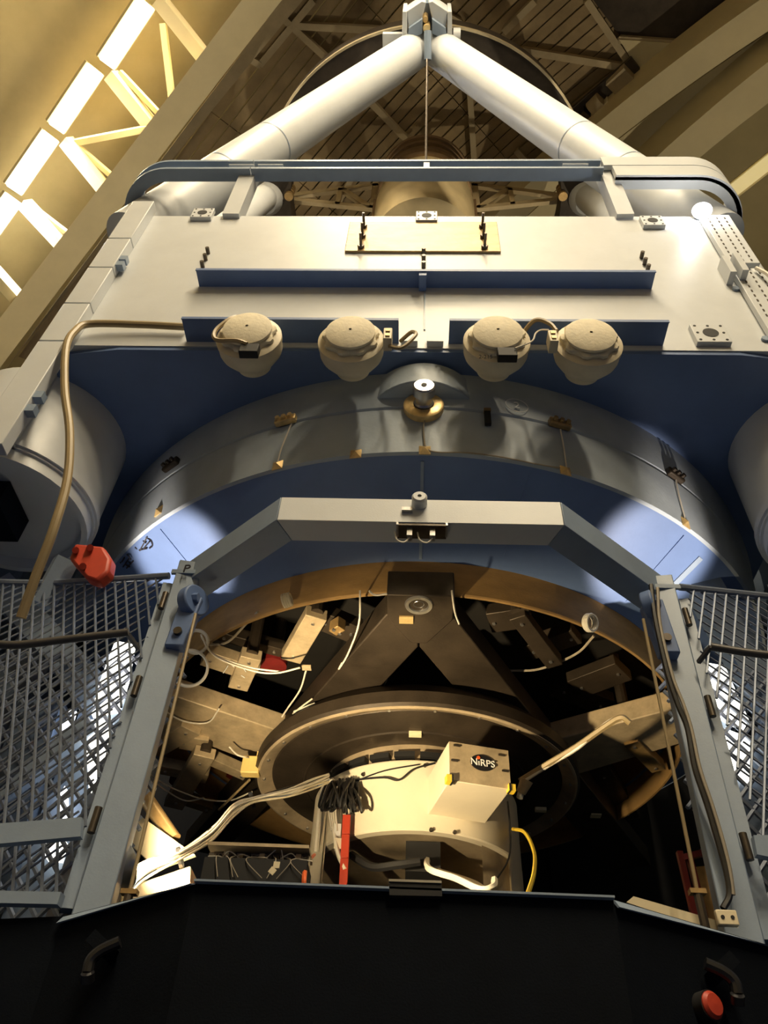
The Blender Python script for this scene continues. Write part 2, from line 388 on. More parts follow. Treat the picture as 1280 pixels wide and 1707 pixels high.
for sx in (-1, 1):
    t = thing('spider_vane', ('ochre triangular spider vane with cutouts beside the ' + ('warm lamp side' if sx < 0 else 'far dome girders side') + ' of the ochre drum'), 'spider vane', (sx*1.9, 0, 17.1), 'spider vanes')
    A_, Bq, Cq, Dq = V((sx*1.03, 0, 18.35)), V((sx*2.86, 0, 17.78)), V((sx*2.86, 0, 17.6)), V((sx*1.03, 0, 17.15))
    for p, q, wd in ((A_, Bq, .16), (Dq, Cq, .15), (A_, Dq, .2), (Dq.lerp(Cq, .42), A_.lerp(Bq, .42), .10), (Dq.lerp(Cq, .05), A_.lerp(Bq, .40), .14), (Bq, Cq, .16)):
        B().beam(p, q, .08, wd, up=(0, 0, 1) if abs((q-p).normalized().z) < .9 else (1, 0, 0), ext=.03).obj('vane_bar', 'vane', t)
    B().box((sx*2.9, 0, 17.7), (.12, .12, .3)).obj('end_clamp', 'steel_bolt', t)

#=== CENTRE BOX
YF = -3.44
t = thing('center_box', 'big pale box section of the telescope with flat bolted front panel', 'telescope box', (0, 0, 6.5))
prof = [(-2.72, -3.44), (2.72, -3.44), (3.15, -3.0), (3.15, 3.0), (2.72, 3.44), (-2.72, 3.44), (-3.15, 3.0), (-3.15, -3.0)]
def ringwall(prof, z0, z1, thick):
    b = B(); n = len(prof); inner = [(x*(1-thick/3), y*(1-thick/3)) for x, y in prof]
    vs_ = [V((x, y, z)) for z in (z0, z1) for x, y in prof] + [V((x, y, z)) for z in (z0, z1) for x, y in inner]
    fs = []
    for i in range(n):
        j = (i+1) % n
        fs += [(i, j, n+j, n+i), (2*n+j, 2*n+i, 3*n+i, 3*n+j), (i, 2*n+i, 2*n+j, j), (n+i, n+j, 3*n+j, 3*n+i)]
    return b.add(vs_, fs)
ringwall(prof, 6.5, 8.8, .12).obj('shell', 'paint', t)
# underside plate with round opening for the cell
b = B(); n = 64; vs_ = []; fs = []
for i in range(n):
    a = 2*math.pi*i/n; cx, sy = math.cos(a), math.sin(a)
    k = min(3.14/max(abs(cx), 1e-6), 3.43/max(abs(sy), 1e-6)); k = min(k, 6.14/max(abs(cx)+abs(sy), 1e-6))
    vs_ += [V((cx*2.9, sy*2.9, 6.46)), V((cx*k, sy*k, 6.46)), V((cx*2.9, sy*2.9, 6.499)), V((cx*k, sy*k, 6.499))]
for i in range(n):
    j = (i+1) % n; fs += [(4*i, 4*i+1, 4*j+1, 4*j), (4*i+2, 4*j+2, 4*j+3, 4*i+3), (4*i, 4*j, 4*j+2, 4*i+2), (4*i+1, 4*i+3, 4*j+3, 4*j+1)]
b.add(vs_, fs).obj('underside_plate', 'paint_blue_shade', t, ang=20)
B().box((0, YF-.003, 7.05), (.012, .012, .6)).obj('panel_seam', 'paint_frame', t)
# stiffener shelf
s = B().box((-.02, YF-.075, 7.42), (3.72, .16, .018)).obj('stiffener_shelf', 'paint_blue_shade', t)  # darker blue: shade under the shelf put into its colour
B().box((-.02, YF-.152, 7.41), (3.72, .008, .03)).obj('shelf_lip', 'paint_blue_shade', s)
B().box((-.02, YF-.075, 7.38), (.06, .14, .07)).obj('web', 'paint_blue_shade', s)
# brackets holding the gauges
for x0, x1 in ((-1.79, -.19), (.18, 1.75)):
    s = B().box(((x0+x1)/2, YF-.1, 6.57), (x1-x0, .2, .02)).obj('gauge_shelf', 'paint_blue_shade', t)
    B().box(((x0+x1)/2, YF-.198, 6.565), (x1-x0, .008, .03)).obj('shelf_lip', 'paint_blue_shade', s)
for x in (-.11, .08): B().box((x, YF-.03, 6.56), (.12, .05, .1)).obj('clip', 'paint', t)
# mount plates with bores and bolt holes
def mount_plate(px, py, sz=.2):
    c = AY(px, py, YF-.02)
    o = B().box((c.x, YF-.02, c.z), (sz, .045, sz)).obj('mount_plate', 'paint', t, bev=.004)
    B().cyl((c.x, YF-.04, c.z), (c.x, YF-.046, c.z), sz*.23, n=24).obj('bore', 'black', o)
    for k in range(8):
        a, q = [(-1, -1), (0, -1), (1, -1), (1, 0), (1, 1), (0, 1), (-1, 1), (-1, 0)][k]
        B().cyl((c.x+a*sz*.38, YF-.04, c.z+q*sz*.38), (c.x+a*sz*.38, YF-.045, c.z+q*sz*.38), sz*.045, n=8).obj('bolt_hole', 'black', o)
for p in ((338, 358), (711, 363), (1087, 371)): mount_plate(*p)
mount_plate(1183, 559, .25)
for x, z in [(AY(p[0], p[1], YF).x, AY(p[0], p[1], YF).z) for p in ((347, 423), (343, 434), (338, 446), (706, 424), (706, 436), (706, 447), (1069, 430), (1074, 441), (1079, 452))]:
    B().cyl((x, YF, z), (x, YF-.06, z), .018, n=10).obj('bolt', 'steel_bolt', t)
for p in ((1226, 483), (1275, 567), (395, 575)):
    c = AY(*p, YF); B().cyl((c.x, YF, c.z), (c.x, YF-.02, c.z), .03, n=12).obj('plug', 'paint_frame', t)
# left cable channel in lengths
ch = [8.92, 8.10, 7.55, 6.95, 6.4, 5.2]
for z1, z0 in zip(ch[:-1], ch[1:]):
    o = B().box((-2.735, YF-.05, (z0+z1)/2), (.21, .10, z1-z0-.012)).obj('cable_channel', 'paint', t, bev=.006)
for z in (7.75, 7.65, 5.75, 5.6):
    B().box((-2.60, YF-.06, z), (.06, .06, .07)).obj('channel_latch', 'paint_frame', t)
# right perforated cable tray
for z0, z1 in ((7.75, 8.7), (6.55, 7.62)):
    tr_ = B().box((2.66, YF-.035, (z0+z1)/2), (.26, .05, z1-z0)).obj('perforated_tray', 'paint', t, bev=.004)
    for k in range(int((z1-z0)/.075)):
        for x in (2.58, 2.66, 2.73): B().box((x, YF-.061, z0+.05+k*.075), (.012, .006, .03)).obj('slot', 'steel_bolt', tr_)
B().box((2.48, YF-.06, 7.62), (.05, .12, .28)).obj('tray_latch', 'paint', t); B().box((2.56, YF-.08, 7.6), (.05, .14, .3)).obj('tray_latch', 'paint', t)
B().tube([(2.70, YF-.09, 7.6), (2.74, YF-.12, 7.4), (2.77, YF-.09, 7.1), (2.78, YF-.08, 6.7)], .016).obj('tray_wire', 'cable_white', t)
for sx in (-1, 1): B().cyl((sx*2.93, -3.2, 5.6 if sx < 0 else 6.5), (sx*2.93, -3.2, 8.85), .10, n=20).obj('edge_tube', 'paint', t)
# brass plate
t2 = thing('riveted_plate', 'scratched brass-coloured plate with six studs on the pale panel', 'plate', (0, YF, 8.2))
q = [AY(p[0], p[1], YF-.02) for p in ((583, 369), (828, 371), (835, 420), (575, 418))]
x0, x1, zlo, zhi = q[0].x*.5+q[3].x*.5, q[1].x*.5+q[2].x*.5, (q[2].z+q[3].z)/2, (q[0].z+q[1].z)/2
B().box(((x0+x1)/2, YF-.012, (zlo+zhi)/2), (x1-x0, .022, zhi-zlo)).obj('plate', 'brass_plate', t2, bev=.004)
for x in (x0+.14, x1-.14):
    for k in range(3):
        z = zlo+.06+k*(zhi-zlo-.1)/2.4
        o = B().cyl((x, YF-.02, z), (x, YF-.16, z), .012, n=8).obj('stud', 'steel_bolt', t2)
        B().cyl((x, YF-.025, z), (x, YF-.05, z), .03, n=6).obj('nut', 'steel_bolt', o)

#=== GUARD RAIL
t = thing('guard_rail', 'flat twin-bar blue guard rail with rounded corners above the pale panel', 'rail', (0, -3.6, 9.5))
def rail_path(x0, x1, n=14, r=.55, y=-3.62):
    pts = []
    if x0 < -2.5:
        pts += [V((-3.2, -2.4, 0)), V((-3.2, y+r, 0))]
        pts += [V((-3.2+r-r*math.cos(a), y+r-r*math.sin(a), 0)) for a in [math.pi/2*i/n for i in range(1, n+1)]]
    else: pts.append(V((x0, y, 0)))
    if x1 > 2.5:
        pts += [V((3.2-r+r*math.sin(a), y+r-r*math.cos(a), 0)) for a in [math.pi/2*i/n for i in range(0, n+1)]]
        pts.append(V((3.2, -2.4, 0)))
    else: pts.append(V((x1, y, 0)))
    return pts
def sweep(pts, wd, z0, z1):
    b = B(); vs_ = []; m = len(pts)
    for i, p in enumerate(pts):
        d = (pts[min(i+1, m-1)]-pts[max(i-1, 0)]).normalized(); nn = V((-d.y, d.x, 0))
        vs_ += [p+V((0, 0, z0)), p+nn*wd+V((0, 0, z0)), p+nn*wd+V((0, 0, z1)), p+V((0, 0, z1))]
    fs = [(0, 1, 2, 3), (4*m-4, 4*m-1, 4*m-2, 4*m-3)]
    for j in range(m-1):
        for q_ in range(4): fs.append((4*j+q_, 4*j+(q_+1) % 4, 4*j+4+(q_+1) % 4, 4*j+4+q_))
    return b.add(vs_, fs)
for zc_ in (9.72, 9.52):
    for x0, x1, nm in ((-3, -1.79, 'corner_rail'), (-1.78, 1.76, 'gate_bar')):
        sweep(rail_path(x0, x1), .13, zc_, zc_+.04).obj(nm, 'paint_frame', t)
sweep(rail_path(1.77, 3), .05, 9.60, 9.82).obj('corner_band', 'paint', t)
o = sweep(rail_path(1.85, 3), .05, 9.34, 9.58).obj('corner_band', 'paint', t)
sweep(rail_path(1.85, 3, y=-3.60), .12, 9.34, 9.36).obj('band_flange', 'paint', t)
for sx in (-1, 1):
    B().beam((sx*1.82, -3.50, 9.75), (sx*1.86, -3.42, 8.75), .16, .14, up=(0, 1, 0)).obj('post', 'paint', t)
B().box((0, -3.58, 9.64), (.06, .06, .16)).obj('spacer', 'paint', t)
for x in (-1.9, -1.6, 1.5): B().box((x, -3.55, 9.66), (.26, .12, .01)).obj('splice_plate', 'paint', t)
# work lamp on the rail
c = AY(1170, 352, -3.50)
t = thing('rail_lamp', 'small glaring white work lamp inside the rounded rail corner', 'lamp', tuple(c))
ax = V((-.25, -.8, -.45)).normalized()
B().lathe([(.01, -.10), (.05, -.10), (.085, -.01), (.09, .01), (.075, .01), (.04, -.08), (.01, -.08)], c, ax, 24).obj('reflector', 'paint', t)
B().lathe([(.0, -.04), (.05, -.04), (.07, .0), (.05, .03), (.0, .045)], c, ax, 24).obj('bulb', 'lamp_glare', t)
B().cyl(c-ax*.09, c-ax*.09+V((.05, .10, -.08)), .015, n=8).obj('arm', 'paint', t)
l = light('rail_lamp_light', 'POINT', c+ax*.12, (0, -3, 8), 12, (1, .97, .9), .06)

#=== GAUGES
def gauge(px, py, lab, black=False, box=None):
    c = AY(px, py, -3.66); ax = V((0, -1, -.12)).normalized()
    t = thing('pressure_gauge', lab, 'gauge', tuple(c), 'round beige gauges under the box')
    B().lathe([(.01, -.27), (.12, -.27), (.13, -.22), (.17, -.19), (.215, -.13), (.225, -.10), (.225, -.03), (.232, -.03), (.232, .0), (.205, .015), (.01, .015)], c, ax, 40).obj('housing', 'beige', t)
    b = B(); k = 36; prof = []
    vs_ = []; fs = []
    d, x, y = frame_of(ax, (0, 0, 1))
    for i in range(k):
        a = 2*math.pi*i/k; w_ = 1+.07*(1 if i % 4 < 2 else -1)
        for r, z in ((.18, .01), (.19*w_, .025), (.185*w_, .045), (.15, .055), (.001, .055)): vs_.append(c+(x*math.cos(a)+y*math.sin(a))*r+d*z)
    for i in range(k):
        j = (i+1) % k
        for q_ in range(4): fs.append((i*5+q_, j*5+q_, j*5+q_+1, i*5+q_+1))
    b.add(vs_, fs).obj('bellows', 'beige_soft', t, ang=60)
    B().lathe([(.01, .05), (.15, .05), (.172, .062), (.172, .08), (.14, .095), (.01, .10)], c, ax, 36).obj('cap', 'beige_soft', t)
    if black:
        o = B().box(c+V((.05, -.04, -.24)), (.13, .06, .10)).obj('black_tag', 'black', t, bev=.006)
    if box:
        o = B().box(c+V((box*.26, -.05, -.06)), (.06, .10, .14)).obj('terminal_box', 'beige', t, bev=.006)
        B().box(c+V((box*.26, -.105, -.03)), (.03, .008, .03)).obj('terminal', 'bronze', o)
        B().box(c+V((box*.26, -.105, -.09)), (.03, .008, .03)).obj('terminal', 'bronze', o)
    return t, c
g1, c1 = gauge(415, 562, 'beige gauge with a cable wrapped round it and black tag', True)
g2, c2 = gauge(585, 568, 'beige gauge with a terminal box and a looped cable', False, 1)
g3, c3 = gauge(828, 568, 'beige gauge with black tag and thin white wire', True)
g4, c4 = gauge(981, 573, 'beige gauge with a terminal box, without a loop of cable', False, -1)
b = B(); place_text(b, '2-215', .04, c3+V((-.09, -.02, -.235)), (1, 0, 0), (0, -.45, .9)); b.obj('marking', 'ink_and_marks', g3)
def cable(name, pts, r, m, label, cat='cable', group=None, n=6):
    return B().tube(pts, r, n).obj(name, m, label=label, cat=cat, group=group)
cable('gauge_cable', [c1+V(p) for p in ((-.22, .12, .24), (-.12, -.0, .25), (-.16, -.04, .18), (-.235, -.04, .02), (-.2, -.05, -.12), (-.05, -.07, -.16), (.03, -.07, -.2))], .016, 'cable_tan', 'tan cable wrapped round the gauge with black tag')
cable('gauge_cable', [c2+V(p) for p in ((.27, -.04, -.13), (.36, -.05, -.16), (.45, -.06, -.02), (.42, .0, .12), (.34, .1, .16))], .014, 'cable_tan', 'tan cable looping up from the terminal box of a gauge')
cable('gauge_cable', [c3+V(p) for p in ((.18, .1, .2), (.28, -.02, .24), (.38, -.02, .2), (.42, -.02, .1))], .016, 'cable_tan', 'tan cable arching between the two gauges beside each other')
cable('signal_wire', [c3+V(p) for p in ((.10, -.08, -.22), (.22, -.07, -.12), (.26, -.06, .0), (.30, -.05, .06), (.36, -.04, .08))], .006, 'cable_white', 'thin white wire rising from a black gauge tag', 'wire')
# long cable from channel down beside the counterweight drum
pts = [AY(310, 545, YF-.05), AY(230, 541, YF-.06), AY(150, 540, YF-.08), AY(125, 552, YF-.12), AY(110, 580, YF-.14), AY(108, 650, YF-.1), AY(116, 720, -3.5), AY(112, 800, -3.45), AY(90, 880, -3.4), AY(60, 960, -3.3), AY(35, 1030, -3.2)]
cable('conduit', pts, .028, 'cable_tan', 'thick tan conduit bending down past the counterweight drum', n=10)

#=== COUNTERWEIGHT DRUMS
for sx in (-1, 1):
    t = thing('counterweight', ('pale counterweight drum beside the tan conduit' if sx < 0 else 'shaded counterweight drum below the square mount plate'), 'counterweight', (sx*3.1, -2.6, 5.5), 'counterweight drums')
    c = V((sx*3.1, -2.6, 0)); R_ = .64
    B().lathe([(.01, 5.58), (R_*.86, 5.58), (R_*.9, 5.5), (R_*.97, 5.5), (R_*.97, 5.6), (R_, 5.6), (R_, 6.5), (R_-.02, 6.52), (.01, 6.52)], c, n=48).obj('drum', 'paint', t)
    B().ring(R_, R_+.02, 5.62, 5.68, c, n=48).obj('hoop', 'paint', t)
    B().box(c+V((sx*.1, -.1, 5.45)), (.5, .4, .22)).obj('foot_block', 'paint_dark', t)

#=== MIRROR CELL
t = thing('mirror_cell', 'round blue-grey mirror cell drum under the box', 'mirror cell', (0, 0, 5.06))
B().lathe([(3.0, 6.5), (3.25, 6.5), (3.25, 6.34), (3.215, 6.09), (3.20, 6.075), (3.20, 6.065), (3.212, 6.05), (3.16, 5.645), (3.135, 5.635)], n=160).obj('wall', 'paint_cell', t, ang=20)
B().lathe([(3.135, 5.637), (3.11, 5.625), (2.405, 5.32), (2.3, 5.32)], n=160).obj('underside', 'paint_blue_shade', t, ang=20)
B().lathe([(2.3, 5.33), (2.405, 5.33), (2.40, 5.32), (2.362, 5.07), (2.355, 5.06), (2.335, 5.06), (2.335, 5.9)], n=160).obj('ochre_ring', 'ring_ochre', t, ang=25)
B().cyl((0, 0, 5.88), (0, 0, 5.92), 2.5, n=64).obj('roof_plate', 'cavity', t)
B().cyl((0, -2.93, 6.18), (0, -2.93, 6.42), .44, n=48).obj('boss', 'paint_cell', t, bev=.012)
def at_cell(a, R, z): return V((R*math.sin(a), -R*math.cos(a), z))
for a in (0,): B().beam(at_cell(a, 3.10, 5.615), at_cell(a, 2.42, 5.325), .022, .012).obj('seam_rib', 'paint_frame', t)
for px, py, in ((322, 872), (865, 845), (1080, 872), (1190, 950)):
    p = AC(px, py, 2.85); a = math.atan2(p.x, -p.y)
    B().beam(at_cell(a, 3.10, 5.615), at_cell(a, 2.5, 5.36), .010, .008).obj('joint_strip', 'paint_blue_shade', t)
for px, py in ((1150, 912), (1225, 965)):
    p = AC(px, py, 3.0); a = math.atan2(p.x, -p.y)
    B().beam(at_cell(a, 3.05, 5.60), at_cell(a, 2.66, 5.43), .05, .02).obj('cover_strip', 'paint_frame', t)
# anchors along the rim
def on_wall(px, py):
    p = None
    best = None
    for i in range(60):
        z = 5.645+(6.34-5.645)*i/59; R = 3.16+(3.25-3.16)*i/59
        q_ = AC(px, py, R); d = abs(q_.z-z)
        if best is None or d < best: best, p = d, q_
    return p, V((p.x, p.y, 0)).normalized()
for px, py in ((463, 776), (593, 757), (708, 751), (942, 785), (1142, 872), (265, 852)):
    p, nrm = on_wall(px, py); sx_ = UZ.cross(nrm)
    b = B(); h = .04; up = V((0, 0, 1))
    base = [p+nrm*.004+sx_*i*h+up*j*h*1.1 for i, j in ((-1, -1), (1, -1), (1, 1), (-1, 1))]
    b.add(base+[p-nrm*.004+sx_*i*h+up*j*h for i, j in ((-1, -1), (1, -1), (1, 1), (-1, 1))]+[p+nrm*.03], [(0, 1, 8), (1, 2, 8), (2, 3, 8), (3, 0, 8), (4, 5, 6, 7), (0, 4, 5, 1), (1, 5, 6, 2), (2, 6, 7, 3), (3, 7, 4, 0)])
    b.obj('cable_anchor', 'brass', t, ang=10)
for px, py, m_ in ((478, 704, 'brass'), (931, 710, 'bronze'), (288, 777, 'steel_dark'), (1122, 795, 'steel_dark')):
    p, nrm = on_wall(px, py); sx_ = UZ.cross(nrm); R_ = Matrix((sx_, nrm, UZ)).transposed()
    o = B().box(p+nrm*.02, (.17, .05, .07), R_).obj('cable_clamp', m_, t, bev=.012)
    for k in (-1, 0, 1): B().cyl(p+nrm*.04+sx_*k*.05, p+nrm*.07+sx_*k*.05, .018, n=8).obj('clamp_screw', m_, o)
p, nrm = on_wall(812, 700); B().box(p+nrm*.015, (.045, .03, .14)).obj('strap', 'black', t); B().box(p+nrm*.02+UZ*.08, (.05, .04, .025)).obj('strap_buckle', 'bronze', t)
# circled 2
p, nrm = on_wall(861, 677); sx_ = UZ.cross(nrm); b = B(); place_text(b, '2', .10, p+nrm*.006, sx_, UZ)
b.tube([p+nrm*.006+sx_*.085*math.cos(a)+UZ*.075*math.sin(a) for a in [i*2*math.pi/20 for i in range(21)]], .003, 4, 2); b.obj('chalk_mark', 'chalk', t)
# thin dark marks on one end of the underside
def on_under(px, py):
    best = None
    for i in range(60):
        f = i/59; R = 3.11-f*.705; z = 5.625-f*.305; q_ = AC(px, py, R); d = abs(q_.z-z)
        if best is None or d < best[0]: best = (d, q_)
    return best[1]
def stroke(b, pts, r=.007): b.tube([on_under(p[0]+14, p[1]-4)+V((0, -.006, -.012)) for p in pts], r, 4, 3)
b = B()
for pts in ([(226, 888), (218, 905), (212, 918)], [(216, 893), (224, 899), (230, 908)], [(208, 905), (211, 902)], [(209, 912), (213, 910)], [(220, 921), (228, 906), (232, 898)], [(226, 918), (236, 906)], [(222, 900), (228, 897), (226, 906)], [(230, 898), (238, 904), (241, 912), (236, 917)], [(219, 920), (232, 917)], [(212, 915), (216, 918)]): stroke(b, pts)
b.obj('dark_marks', 'ink_and_marks', t)
b = B()
for pts in ([(182, 926), (190, 924), (200, 928), (205, 936)], [(186, 930), (190, 936)], [(190, 940), (196, 930)], [(192, 948), (202, 934)], [(198, 950), (209, 938)], [(200, 938), (205, 943)], [(195, 943), (203, 948)], [(184, 936), (188, 941)]): stroke(b, pts)
b.obj('dark_marks', 'ink_and_marks', t)
# spigot on the cell
t = thing('spigot', 'steel spigot with a round cap on a brass flange on the cell wall', 'spigot', (0, -3.3, 6.0))
p, nrm = on_wall(706, 680); ax = nrm
B().lathe([(.075, -.04), (.145, -.04), (.145, .03), (.13, .04), (.075, .04)], p, ax, 40).obj('flange', 'brass', t)
B().lathe([(.01, -.05), (.07, -.05), (.07, .05), (.058, .06), (.058, .11), (.08, .125), (.08, .19), (.07, .2), (.01, .2)], p, ax, 32).obj('stem', 'steel', t)
B().cyl(p+ax*.195, p+ax*.204, .02, n=16).obj('bore', 'black', t)
# wires on the cell
def wall_cable(name, pts, r, m, label): return cable(name, [on_wall(*p)[0]+on_wall(*p)[1]*.012 for p in pts], r, m, label, 'wire')
wall_cable('anchor_wire', [(713, 690), (706, 710), (707, 735), (711, 750), (730, 756), (780, 757), (840, 765), (900, 777), (932, 782)], .006, 'cable_grey', 'thin grey wire running from the spigot along the cell rim')
wall_cable('anchor_wire', [(933, 718), (938, 745), (943, 782)], .006, 'cable_white', 'thin white wire between the dark clamp and a rim anchor')
wall_cable('anchor_wire', [(487, 708), (480, 725), (470, 750), (464, 772)], .006, 'cable_white', 'thin white wire between the brass clamp and a rim anchor')
wall_cable('anchor_wire', [(1124, 800), (1130, 830), (1140, 868)], .006, 'cable_white', 'thin white wire hanging on the shaded side of the cell')
# red bracket
t = thing('red_bracket', 'red painted steel bracket with bolts behind the mesh panel', 'bracket', tuple(AY(150, 935, -2.9)))
B().prism([AY(x, y, -2.95) for x, y in ((124, 905), (172, 910), (184, 930), (180, 952), (160, 968), (142, 962), (114, 930))], (.02, .09, .0)).obj('bracket_body', 'red', t, bev=.02)
for x, y in ((126, 917), (138, 944), (150, 913)): B().cyl(AY(x, y, -2.99), AY(x, y, -2.94), .022, n=10).obj('bolt', 'red', t)
B().beam(AY(110, 935, -2.8), AY(70, 1010, -2.7), .14, .14).obj('bracket_arm', 'paint_frame', t)

#=== MIRROR SUPPORT FRAME
t = thing('steel_spider', 'dark steel A-shaped frame with side arms across the open cell', 'frame', (0, 0, 4.95))
Zs = 5.0
B().prism([(-.23, -2.42, Zs-.012), (.24, -2.42, Zs-.012), (.24, -2.15, Zs-.012), (.06, -1.86, Zs-.012), (-.06, -1.86, Zs-.012), (-.23, -2.15, Zs-.012)], (0, 0, .22)).obj('node_plate', 'steel_dark', t, bev=.01)
for sx in (-1, 1):
    A_ = [V((sx*.24, -2.18, Zs)), V((sx*2.58, 2.1, Zs)), V((sx*2.2, 2.3, Zs)), V((sx*.004, -1.80, Zs)), V((sx*.004, -2.18, Zs))]
    B().prism(A_, (0, 0, .2)).obj('leg', 'steel_dark', t, bev=.01)
    A_ = [V((sx*2.36, -1.22, Zs+.01)), V((sx*1.1, -.42, Zs+.01)), V((sx*1.1, .12, Zs+.01)), V((sx*2.5, -.48, Zs+.01))]
    A_ = [V((sx*2.20, -1.12, Zs+.01)), V((sx*1.05, -.40, Zs+.01)), V((sx*1.05, .0, Zs+.01)), V((sx*1.34, .22, Zs+.01)), V((sx*2.34, -.56, Zs+.01))]
    B().prism(A_, (0, 0, .18)).obj('side_arm', 'bracket', t, bev=.01)  # paler than the legs: lamplight on the same steel put into the colour
c = V((0, -2.3, Zs))
c = AZ(698, 1008, Zs-.014)
o = B().lathe([(.01, .03), (.035, .0), (.06, .02), (.07, -.012), (.095, -.012), (.10, .0)], c, (0, 0, 1), 32).obj('node_bolt', 'steel', t)
# tag
def flat_tag(name, px, py, z, sz, m, parent=None, **kw):
    c = AZ(px, py, z); return B().box(c+V((0, 0, .0)), (sz, sz*.8, .012)).obj(name, m, parent, **kw)
flat_tag('anchor', 677, 1033, Zs-.02, .1, 'brass', t); flat_tag('anchor', 993, 1360, Zs-.006, .1, 'cream', t)

#=== SUPPORT BRACKETS IN THE CAVITY
def pad(name, parts, lab):
    c = AZ(*parts[0][0], parts[0][3]); t = thing(name, lab, 'bracket', tuple(c), 'mirror support brackets in the open cell')
    for p, q, wd, z, m, nm in parts:
        a, d = AZ(*p, z), AZ(*q, z); o = B().beam(a+UZ*.05, d+UZ*.05, wd, .10, up=UZ).obj(nm, m, t, bev=.006)
        dd = (d-a); L = dd.length; dd.normalize()
        for f in (.12, .88):
            e = a+dd*L*f; B().cyl(e, e-UZ*.012, .014, n=6).obj('screw', 'steel', o)
    B().cyl(c+UZ*.05, V((c.x, c.y, 5.88)), .05, n=10).obj('hanger', 'steel_dark', t)
pad('support_bracket', [((527, 1030), (484, 1103), .17, 5.15, 'bracket', 'lever'), ((535, 1036), (592, 1060), .22, 5.25, 'steel_dark', 'cross_bar'), ((555, 1048), (568, 1056), .1, 5.12, 'bronze', 'pad')], 'dark support bracket with a small bronze pad')
pad('support_bracket', [((418, 1098), (396, 1150), .17, 5.15, 'bracket', 'lever'), ((340, 1098), (425, 1126), .22, 5.2, 'bracket', 'cross_bar'), ((360, 1060), (470, 1090), .12, 5.4, 'steel_dark', 'long_bar')], 'chalk-marked support bracket beside the white cable coil')
pad('support_bracket', [((862, 1030), (925, 1112), .13, 5.15, 'steel_dark', 'lever'), ((815, 1040), (885, 1030), .24, 5.2, 'steel_dark', 'cross_bar'), ((880, 1090), (962, 1062), .2, 5.35, 'steel_dark', 'cross_bar')], 'dark slanted support bracket beside the frame node')
pad('support_bracket', [((1052, 1240), (1098, 1286), .13, 4.98, 'bronze', 'lever'), ((1000, 1250), (1060, 1240), .15, 5.1, 'steel_dark', 'cross_bar')], 'bronze support lever below the side arm with the tape')
pad('support_bracket', [((340, 1262), (288, 1348), .19, 4.86, 'bracket', 'lever'), ((266, 1284), (345, 1300), .17, 4.95, 'bracket', 'cross_bar'), ((300, 1336), (350, 1352), .14, 4.98, 'bronze', 'cross_bar')], 'pale L-shaped support lever between the rope and the cables')
pad('support_bracket', [((252, 1256), (318, 1218), .2, 4.95, 'bracket', 'lever'), ((300, 1238), (345, 1246), .24, 4.97, 'bracket', 'block')], 'pale support lever with a ridged block under the side arm')
pad('support_bracket', [((330, 1262), (412, 1298), .13, 5.0, 'bracket', 'lever')], 'straight support bar leading to the yellow box')
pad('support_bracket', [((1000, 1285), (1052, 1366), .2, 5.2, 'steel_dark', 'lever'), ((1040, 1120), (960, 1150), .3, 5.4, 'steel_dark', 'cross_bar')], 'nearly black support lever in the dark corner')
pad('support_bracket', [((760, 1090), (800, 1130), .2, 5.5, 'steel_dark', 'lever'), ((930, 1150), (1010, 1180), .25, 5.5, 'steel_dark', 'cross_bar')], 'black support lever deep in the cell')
t = thing('chalk_figure', 'white chalk strokes on a support bracket', 'mark', tuple(AZ(383, 1112, 5.14)))
for p, q in (((380, 1110), (372, 1122)), ((383, 1105), (390, 1112)), ((404, 1112), (410, 1120)), ((402, 1126), (408, 1130))):
    B().tube([AZ(*p, 5.14), AZ(*q, 5.14)], .004, 4).obj('stroke', 'chalk', t)
# red caps deep in the cell
for i, (px, py, lab) in enumerate(((455, 1110, 'dark red cap beside the chalk-marked bracket'), (905, 1005, 'dark red cap under the ochre ring'), (300, 1305, 'red cap behind the pale L-shaped lever'), (395, 1298, 'red cap near the yellow box'))):
    c = AZ(px, py, 5.4); t = thing('red_plug', lab, 'cap', tuple(c), 'red caps in the cell')
    B().cyl(c, c+UZ*.2, .12, n=20).obj('cap', 'red_dark', t); B().cyl(c+UZ*.2, c+UZ*.5, .06, n=12).obj('stem', 'steel_dark', t)
# lamps / coils under the ring
def coil(px, py, z, r, lab, tilt=(0.2, -.6, 1), n=4, m='cable_white'):
    c = AZ(px, py, z); d, x, y = frame_of(tilt); t = thing('cable_coil', lab, 'cable coil', tuple(c), 'white cable coils')
    for k in range(n):
        off = d*(k-n/2)*.016; rr = r*(1+random.uniform(-.05, .05))
        B().tube([c+off+(x*math.cos(a)+y*math.sin(a))*rr for a in [i*2*math.pi/20 for i in range(21)]], .011, 6, 2).obj('turn', m, t)
    return c
coil(316, 1114, 4.75, .125, 'round white cable coil hanging beside the rope', (.3, -.75, -.65))
coil(327, 1070, 4.95, .085, 'smaller white cable coil just under the ochre ring', (.3, -.75, -.5))
coil(985, 1038, 5.0, .06, 'small white cable coil with a loose tail under the ring', (.6, -.6, -.4), 3)
coil(480, 1000, 5.05, .045, 'tiny gold-lit cable coil tied under the ochre ring', (.9, -.2, .2), 4, 'beige')

